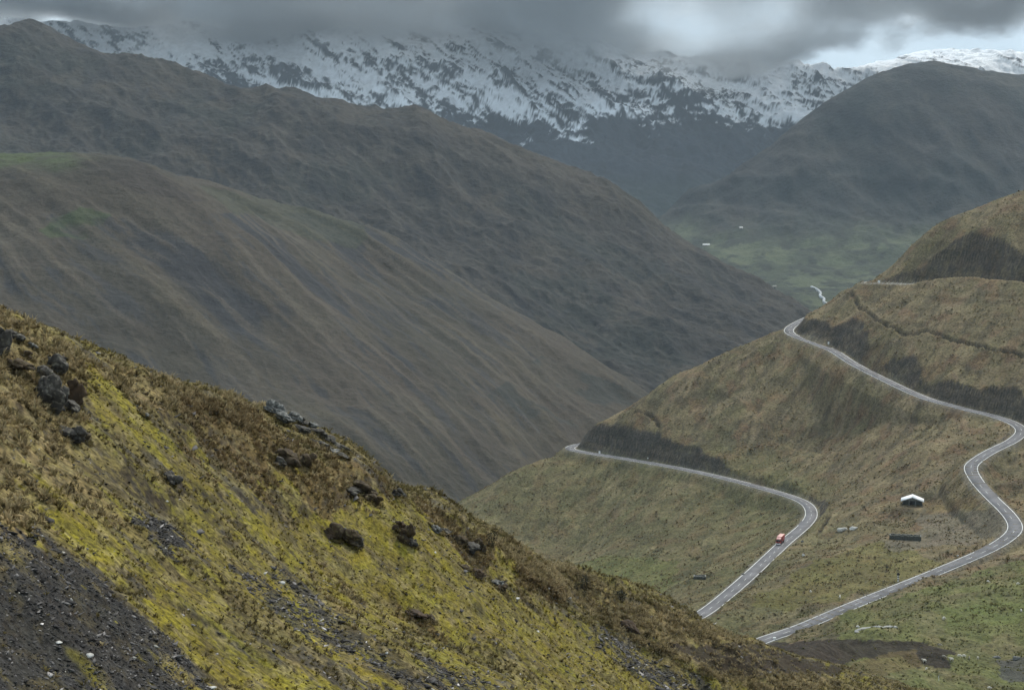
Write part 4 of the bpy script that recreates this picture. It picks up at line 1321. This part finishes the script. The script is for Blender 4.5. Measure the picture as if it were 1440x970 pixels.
# pale concrete strip by the field
cs = []
for px, py in [(1206, 889), (1206, 886), (1212, 884), (1222, 882.5), (1240, 882), (1262, 880.5)]:
    x, y, z = b_at(px, py, 540, 700); cs.append((x, y, z))
cs = catmull(cs, 1.0); cs[:, 2] = zB(cs[:, 0], cs[:, 1]) + .12
o = strip('concrete_apron', cs, -1.0, 1.0, .0, simple('pale_concrete', (.25, .25, .235), .9, .2, .8), None, .3); tag(o, kind='structure')

# white stake in the grass
x, y, z = b_at(1320, 956)
stv = empty('stake', (x, y, z)); tag(stv, 'thin upright white stake in green grass below the flock', 'stake')
cyl('shaft', (0, 0, .65), 'z', .10, 1.5, M['white'], stv, 10, .08); cyl('cap', (0, 0, 1.44), 'z', .13, .1, M['coping'], stv, 10)

# ------------------------------------------------------------------ sheep
M['wool'] = simple('fleece', (.62, .58, .50), .95, .15, 6, bump=.6)
M['woolgrey'] = simple('grey_fleece', (.30, .27, .22), .95, .2, 6, bump=.6)


def make_sheep(head_down, m, mname):
    me = bpy.data.meshes.new('sheep')
    hz_, hx_ = (.32, .80) if head_down else (.95, .72)
    P_ = [(0, 0, .62, .25), (.32, 0, .64, .23), (-.32, 0, .62, .24), (.50, 0, .74 if not head_down else .58, .13), (hx_ - .08, 0, hz_, .10), (hx_ + .12, 0, hz_ - .07, .065),
          (.30, .14, .38, .075), (.30, .14, .18, .045), (.31, .14, 0, .045), (.30, -.14, .38, .075), (.30, -.14, .18, .045), (.31, -.14, 0, .045),
          (-.34, .14, .40, .09), (-.38, .14, .20, .045), (-.34, .14, 0, .045), (-.34, -.14, .40, .09), (-.38, -.14, .20, .045), (-.34, -.14, 0, .045),
          (-.56, 0, .60, .06), (hx_ - .10, .13, hz_ + .05, .03), (hx_ - .10, -.13, hz_ + .05, .03)]
    E = [(0, 1), (0, 2), (1, 3), (3, 4), (4, 5), (1, 6), (6, 7), (7, 8), (1, 9), (9, 10), (10, 11), (2, 12), (12, 13), (13, 14), (2, 15), (15, 16), (16, 17), (2, 18), (4, 19), (4, 20)]
    me.from_pydata([p[:3] for p in P_], E, [])
    o = bpy.data.objects.new('sheep', me)
    sk = o.modifiers.new('skin', 'SKIN'); sk.use_smooth_shade = True
    me.skin_vertices.new() if not me.skin_vertices else None
    lay = me.skin_vertices[0].data
    for k, p in enumerate(P_):
        lay[k].radius = (p[3], p[3])
    lay[0].use_root = True
    sub = o.modifiers.new('sub', 'SUBSURF'); sub.levels = 1; sub.render_levels = 1
    dg = bpy.context.evaluated_depsgraph_get()
    COL.objects.link(o); dg.update()
    ev = o.evaluated_get(dg); me2 = bpy.data.meshes.new_from_object(ev)
    o.modifiers.clear(); o.data = me2; me2.materials.clear(); me2.materials.append(m)
    return o


protos = [make_sheep(True, M['wool'], 'a'), make_sheep(False, M['wool'], 'b'), make_sheep(True, M['woolgrey'], 'c')]
SHEEP = [(1300, 931, 1, 1.3, 'large white sheep standing head up on the tip of the dark peat mound'), (1303, 941, 0, .9, 'small white sheep grazing just below the peat mound'),
         (1338, 929, 1, 1.3, 'white sheep with head raised right beside the end of the peat mound'), (1349, 924, 0, 1.3, 'white sheep seen side on behind the others right of the peat mound'),
         (1356, 924, 0, 1.2, 'white sheep at the right of the side-on pair beyond the peat mound'), (1327, 925, 2, 1.2, 'grey sheep standing against the dark end of the peat mound'),
         (1375, 927, 1, 1.2, 'white sheep alone on the grass well right of the peat mound'), (1391, 969, 0, 1.1, 'white sheep at the bottom frame edge'),
         (1327, 871, 0, 1.3, 'white sheep on the bright green field above the flock'), (1181, 841, 1, 1.4, 'white sheep standing uphill of the straight road'),
         (1140, 833, 0, 1.2, 'cream sheep grazing between the two roads, left of the standing one'), (1245, 793, 0, 1.1, 'pale sheep grazing left above the banded post') if False else (1389, 819, 0, 1.2, 'pale sheep grazing beside the verge below the straight road'),
         (1431, 822, 0, 1.2, 'white sheep at the right frame edge below the straight road'), (1436, 860, 0, 1.2, 'white sheep at the right frame edge on the green field'),
         (1363, 926, 2, 1.1, 'small grey sheep between the side-on pair and the lone white one'), (1321, 908, 2, 1.1, 'grey sheep on top of the far end of the peat mound'),
         (1112, 968, 2, 1.0, 'grey sheep at the bottom edge on the straw slope')]
used = set()
for px, py, k, s, lab in SHEEP:
    if py > 960 and px < 1150:
        x, y, z = fg_at(px, py) if False else b_at(px, 958)
    else:
        x, y, z = b_at(px, py)
    o = protos[k] if k not in used else protos[k].copy()
    if k in used: COL.objects.link(o)
    used.add(k)
    o.location = (x, y, z - .02); o.scale = (s, s, s); o.rotation_euler = (0, 0, random.uniform(0, 6.28))
    tag(o, lab, 'sheep', 'sheep grazing in the valley')

M['farroof'] = simple('weathered_pale_roof', (.42, .43, .44), .6, .15, .5)
# far farm buildings
def farm(px, py, w, d, h, label, roofm):
    x, y, z = ray_hit(zF, px, py, 2400, 5200)
    r = empty('farmhouse', (x, y, z), face(x, y) + .2); tag(r, label, 'farmhouse')
    wl = bev('wall', [(-w / 2, w / 2, -d / 2, d / 2, -3, h)], M['coping'], r, .05)
    bev('door', [(-w * .1, -w * .1 + 1.6, -d / 2 - .06, -d / 2 - .002, 0, 2.2)], M['dark'], wl, 0)
    rv = [(-w / 2 - .5, -d / 2 - .6, h - .2), (w / 2 + .5, -d / 2 - .6, h - .2), (w / 2 + .5, 0, h + d * .35), (-w / 2 - .5, 0, h + d * .35), (w / 2 + .5, d / 2 + .6, h - .2), (-w / 2 - .5, d / 2 + .6, h - .2)]
    mesh_obj('roof', rv, [(0, 1, 2, 3), (3, 2, 4, 5)], roofm, r)


farm(993, 346, 17, 7, 3.0, 'long white roofed farmhouse far off on the green valley floor', M['farroof'])
farm(1042, 322, 8, 6, 3.2, 'small white house highest on the far valley slope', M['farroof'])
farm(977, 351, 7, 5, 2.6, 'tiny pale hut left of the long white roofed farmhouse', M['farroof'])
farm(1089, 405, 7, 6, 3.4, 'pale hut on the dark slope left of the stream', M['coping'])

# ------------------------------------------------------------------ air and cloud
hz = mesh_obj('haze', *box(-17000, 17000, -3200, 17000, -331.5, 900)); tag(hz, 'thin blue grey air filling the whole valley', 'haze', kind='stuff')
m, nt, out = mat('valley_air')
v = N(nt, 'ShaderNodeVolumePrincipled', Density=HAZE_D if 'HAZE_D' in globals() else 3.1e-5, Anisotropy=0.0)
v.inputs['Color'].default_value = (.72, .86, 1.0, 1)
nt.links.new(v.outputs[0], out.inputs['Volume']); hz.data.materials.append(m)

cl = mesh_obj('clouds', *box(-4600, 6000, 6400, 8400, 300, 1150)); tag(cl, 'low grey cloud bank swallowing the tops of the snow mountains', 'clouds', kind='stuff')
m, nt, out = mat('cloud_bank'); L = nt.links.new
tc = N(nt, 'ShaderNodeTexCoord'); sx = N(nt, 'ShaderNodeSeparateXYZ'); L(tc.outputs['Object'], sx.inputs[0])
mpn = N(nt, 'ShaderNodeMapping'); mpn.inputs['Scale'].default_value = (1 / 950, 1 / 950, 1 / 420); L(tc.outputs['Object'], mpn.inputs[0])
no = N(nt, 'ShaderNodeTexNoise', Scale=1.0, Detail=5.0, Roughness=.55); L(mpn.outputs[0], no.inputs['Vector'])


def mth(op, a, b=None, c=None):
    n = N(nt, 'ShaderNodeMath', _operation=op)
    for k, q in enumerate((a, b, c)):
        if q is None: continue
        if isinstance(q, (int, float)): n.inputs[k].default_value = q
        else: L(q, n.inputs[k])
    return n.outputs[0]


# altitude of the cloud base along the range
fc = N(nt, 'ShaderNodeFloatCurve'); cv = fc.mapping.curves[0]
xs = [(-4600, 680), (-2200, 600), (-1300, 530), (-700, 475), (0, 465), (450, 405), (850, 350), (1180, 430), (1500, 610), (2600, 650), (6000, 660)]
while len(cv.points) < len(xs): cv.points.new(.5, .5)
for q, (a, b) in zip(cv.points, xs):
    q.location = ((a + 4600) / 10600, b / 1000.0)
fc.mapping.update()
L(mth('MULTIPLY', mth('ADD', sx.outputs['X'], 4600.0), 1 / 10600.0), fc.inputs['Value'])
base = mth('MULTIPLY', fc.outputs[0], 1000.0)
mp2 = N(nt, 'ShaderNodeMapping'); mp2.inputs['Scale'].default_value = (1 / 260, 1 / 260, 1 / 150); L(tc.outputs['Object'], mp2.inputs[0])
no2 = N(nt, 'ShaderNodeTexNoise', Scale=1.0, Detail=4.0, Roughness=.6); L(mp2.outputs[0], no2.inputs['Vector'])
h = mth('ADD', mth('SUBTRACT', sx.outputs['Z'], base), mth('MULTIPLY', mth('SUBTRACT', no.outputs['Fac'], .5), 620.0))
h = mth('ADD', h, mth('MULTIPLY', mth('SUBTRACT', no2.outputs['Fac'], .5), 520.0))
d1 = N(nt, 'ShaderNodeMapRange', From_Min=0.0, From_Max=110.0, To_Min=0.0, To_Max=1.0, _interpolation_type='SMOOTHSTEP'); L(h, d1.inputs['Value'])
# a hole with thinner cloud
ex = mth('DIVIDE', mth('SUBTRACT', sx.outputs['X'], 930.0), 540.0); ez = mth('DIVIDE', mth('SUBTRACT', sx.outputs['Z'], 650.0), 230.0)
rr = mth('ADD', mth('MULTIPLY', ex, ex), mth('MULTIPLY', ez, ez))
rr = mth('ADD', rr, mth('MULTIPLY', mth('SUBTRACT', no.outputs['Fac'], .5), 3.0))
hole = N(nt, 'ShaderNodeMapRange', From_Min=.3, From_Max=1.4, To_Min=.05, To_Max=1.0, _interpolation_type='SMOOTHSTEP'); L(rr, hole.inputs['Value'])
mp3 = N(nt, 'ShaderNodeMapping'); mp3.inputs['Scale'].default_value = (1 / 620, 1 / 1500, 1 / 300); mp3.inputs['Location'].default_value = (3.1, 1.7, .4); L(tc.outputs['Object'], mp3.inputs[0])
no3 = N(nt, 'ShaderNodeTexNoise', Scale=1.0, Detail=5.0, Roughness=.6); L(mp3.outputs[0], no3.inputs['Vector'])
thin = N(nt, 'ShaderNodeMapRange', From_Min=.40, From_Max=.60, To_Min=.40, To_Max=1.8, _interpolation_type='SMOOTHSTEP'); L(no3.outputs['Fac'], thin.inputs['Value'])
dens = mth('MULTIPLY', mth('MULTIPLY', mth('MULTIPLY', d1.outputs[0], hole.outputs[0]), thin.outputs[0]), .0042)
v = N(nt, 'ShaderNodeVolumePrincipled', Anisotropy=.2); v.inputs['Color'].default_value = (.95, .98, 1.0, 1)
L(dens, v.inputs['Density']); L(v.outputs[0], out.inputs['Volume'])
cl.data.materials.append(m)
try:
    m.cycles.volume_step_rate = .055
except Exception:
    pass

# ------------------------------------------------------------------ daylight
SUN_EL, SUN_AZ = math.radians(47), math.radians(28)     # azimuth from +Y, positive = right
sd = bpy.data.lights.new('sun', 'SUN'); sd.energy = 1.5; sd.angle = math.radians(11); sd.color = (1, .94, .84)
so = bpy.data.objects.new('sun', sd); COL.objects.link(so)
dirv = Vector((math.cos(SUN_EL) * math.sin(SUN_AZ), math.cos(SUN_EL) * math.cos(SUN_AZ), math.sin(SUN_EL)))
so.rotation_euler = dirv.to_track_quat('Z', 'Y').to_euler(); so.location = (0, 0, 300)

w = bpy.data.worlds.new('World'); SC.world = w; w.use_nodes = True
nt = w.node_tree; nt.nodes.clear(); L = nt.links.new
out = nt.nodes.new('ShaderNodeOutputWorld'); bg = N(nt, 'ShaderNodeBackground', Strength=.05)
sky = N(nt, 'ShaderNodeTexSky', _sky_type='NISHITA'); sky.sun_disc = False
sky.sun_elevation = SUN_EL; sky.sun_rotation = SUN_AZ; sky.altitude = 4000; sky.dust_density = 1.0
tc = N(nt, 'ShaderNodeTexCoord')
mpn = N(nt, 'ShaderNodeMapping'); mpn.inputs['Scale'].default_value = (2.4, 2.4, 7.0); L(tc.outputs['Generated'], mpn.inputs[0])
no = N(nt, 'ShaderNodeTexNoise', Scale=1.6, Detail=6.0, Roughness=.55); L(mpn.outputs[0], no.inputs['Vector'])
cr = N(nt, 'ShaderNodeValToRGB')
cr.color_ramp.elements[0].position = .35; cr.color_ramp.elements[0].color = (4.6, 5.7, 6.5, 1)
cr.color_ramp.elements[1].position = .68; cr.color_ramp.elements[1].color = (9.0, 10.4, 11.2, 1)
L(no.outputs['Fac'], cr.inputs[0])
mx = N(nt, 'ShaderNodeMix', _data_type='RGBA'); mx.inputs[0].default_value = .88
L(sky.outputs[0], mx.inputs[6]); L(cr.outputs[0], mx.inputs[7]); L(mx.outputs[2], bg.inputs['Color']); L(bg.outputs[0], out.inputs['Surface'])

# ------------------------------------------------------------------ camera and render
cd = bpy.data.cameras.new('camera'); cd.sensor_width = 36; cd.lens = 36 * F / 1440; cd.clip_start = 1; cd.clip_end = 60000
co = bpy.data.objects.new('camera', cd); COL.objects.link(co); co.rotation_euler = (math.pi / 2 - TH, 0, 0)
SC.camera = co
SC.render.engine = 'CYCLES'
c = SC.cycles
c.max_bounces = 4; c.diffuse_bounces = 2; c.glossy_bounces = 2; c.transmission_bounces = 2; c.volume_bounces = 1; c.transparent_max_bounces = 4
c.use_denoising = True; c.use_adaptive_sampling = True; c.adaptive_threshold = .02
c.volume_max_steps = 256
vs = SC.view_settings; vs.view_transform = 'Standard'; vs.look = 'None'; vs.exposure = 1.3; vs.gamma = 1
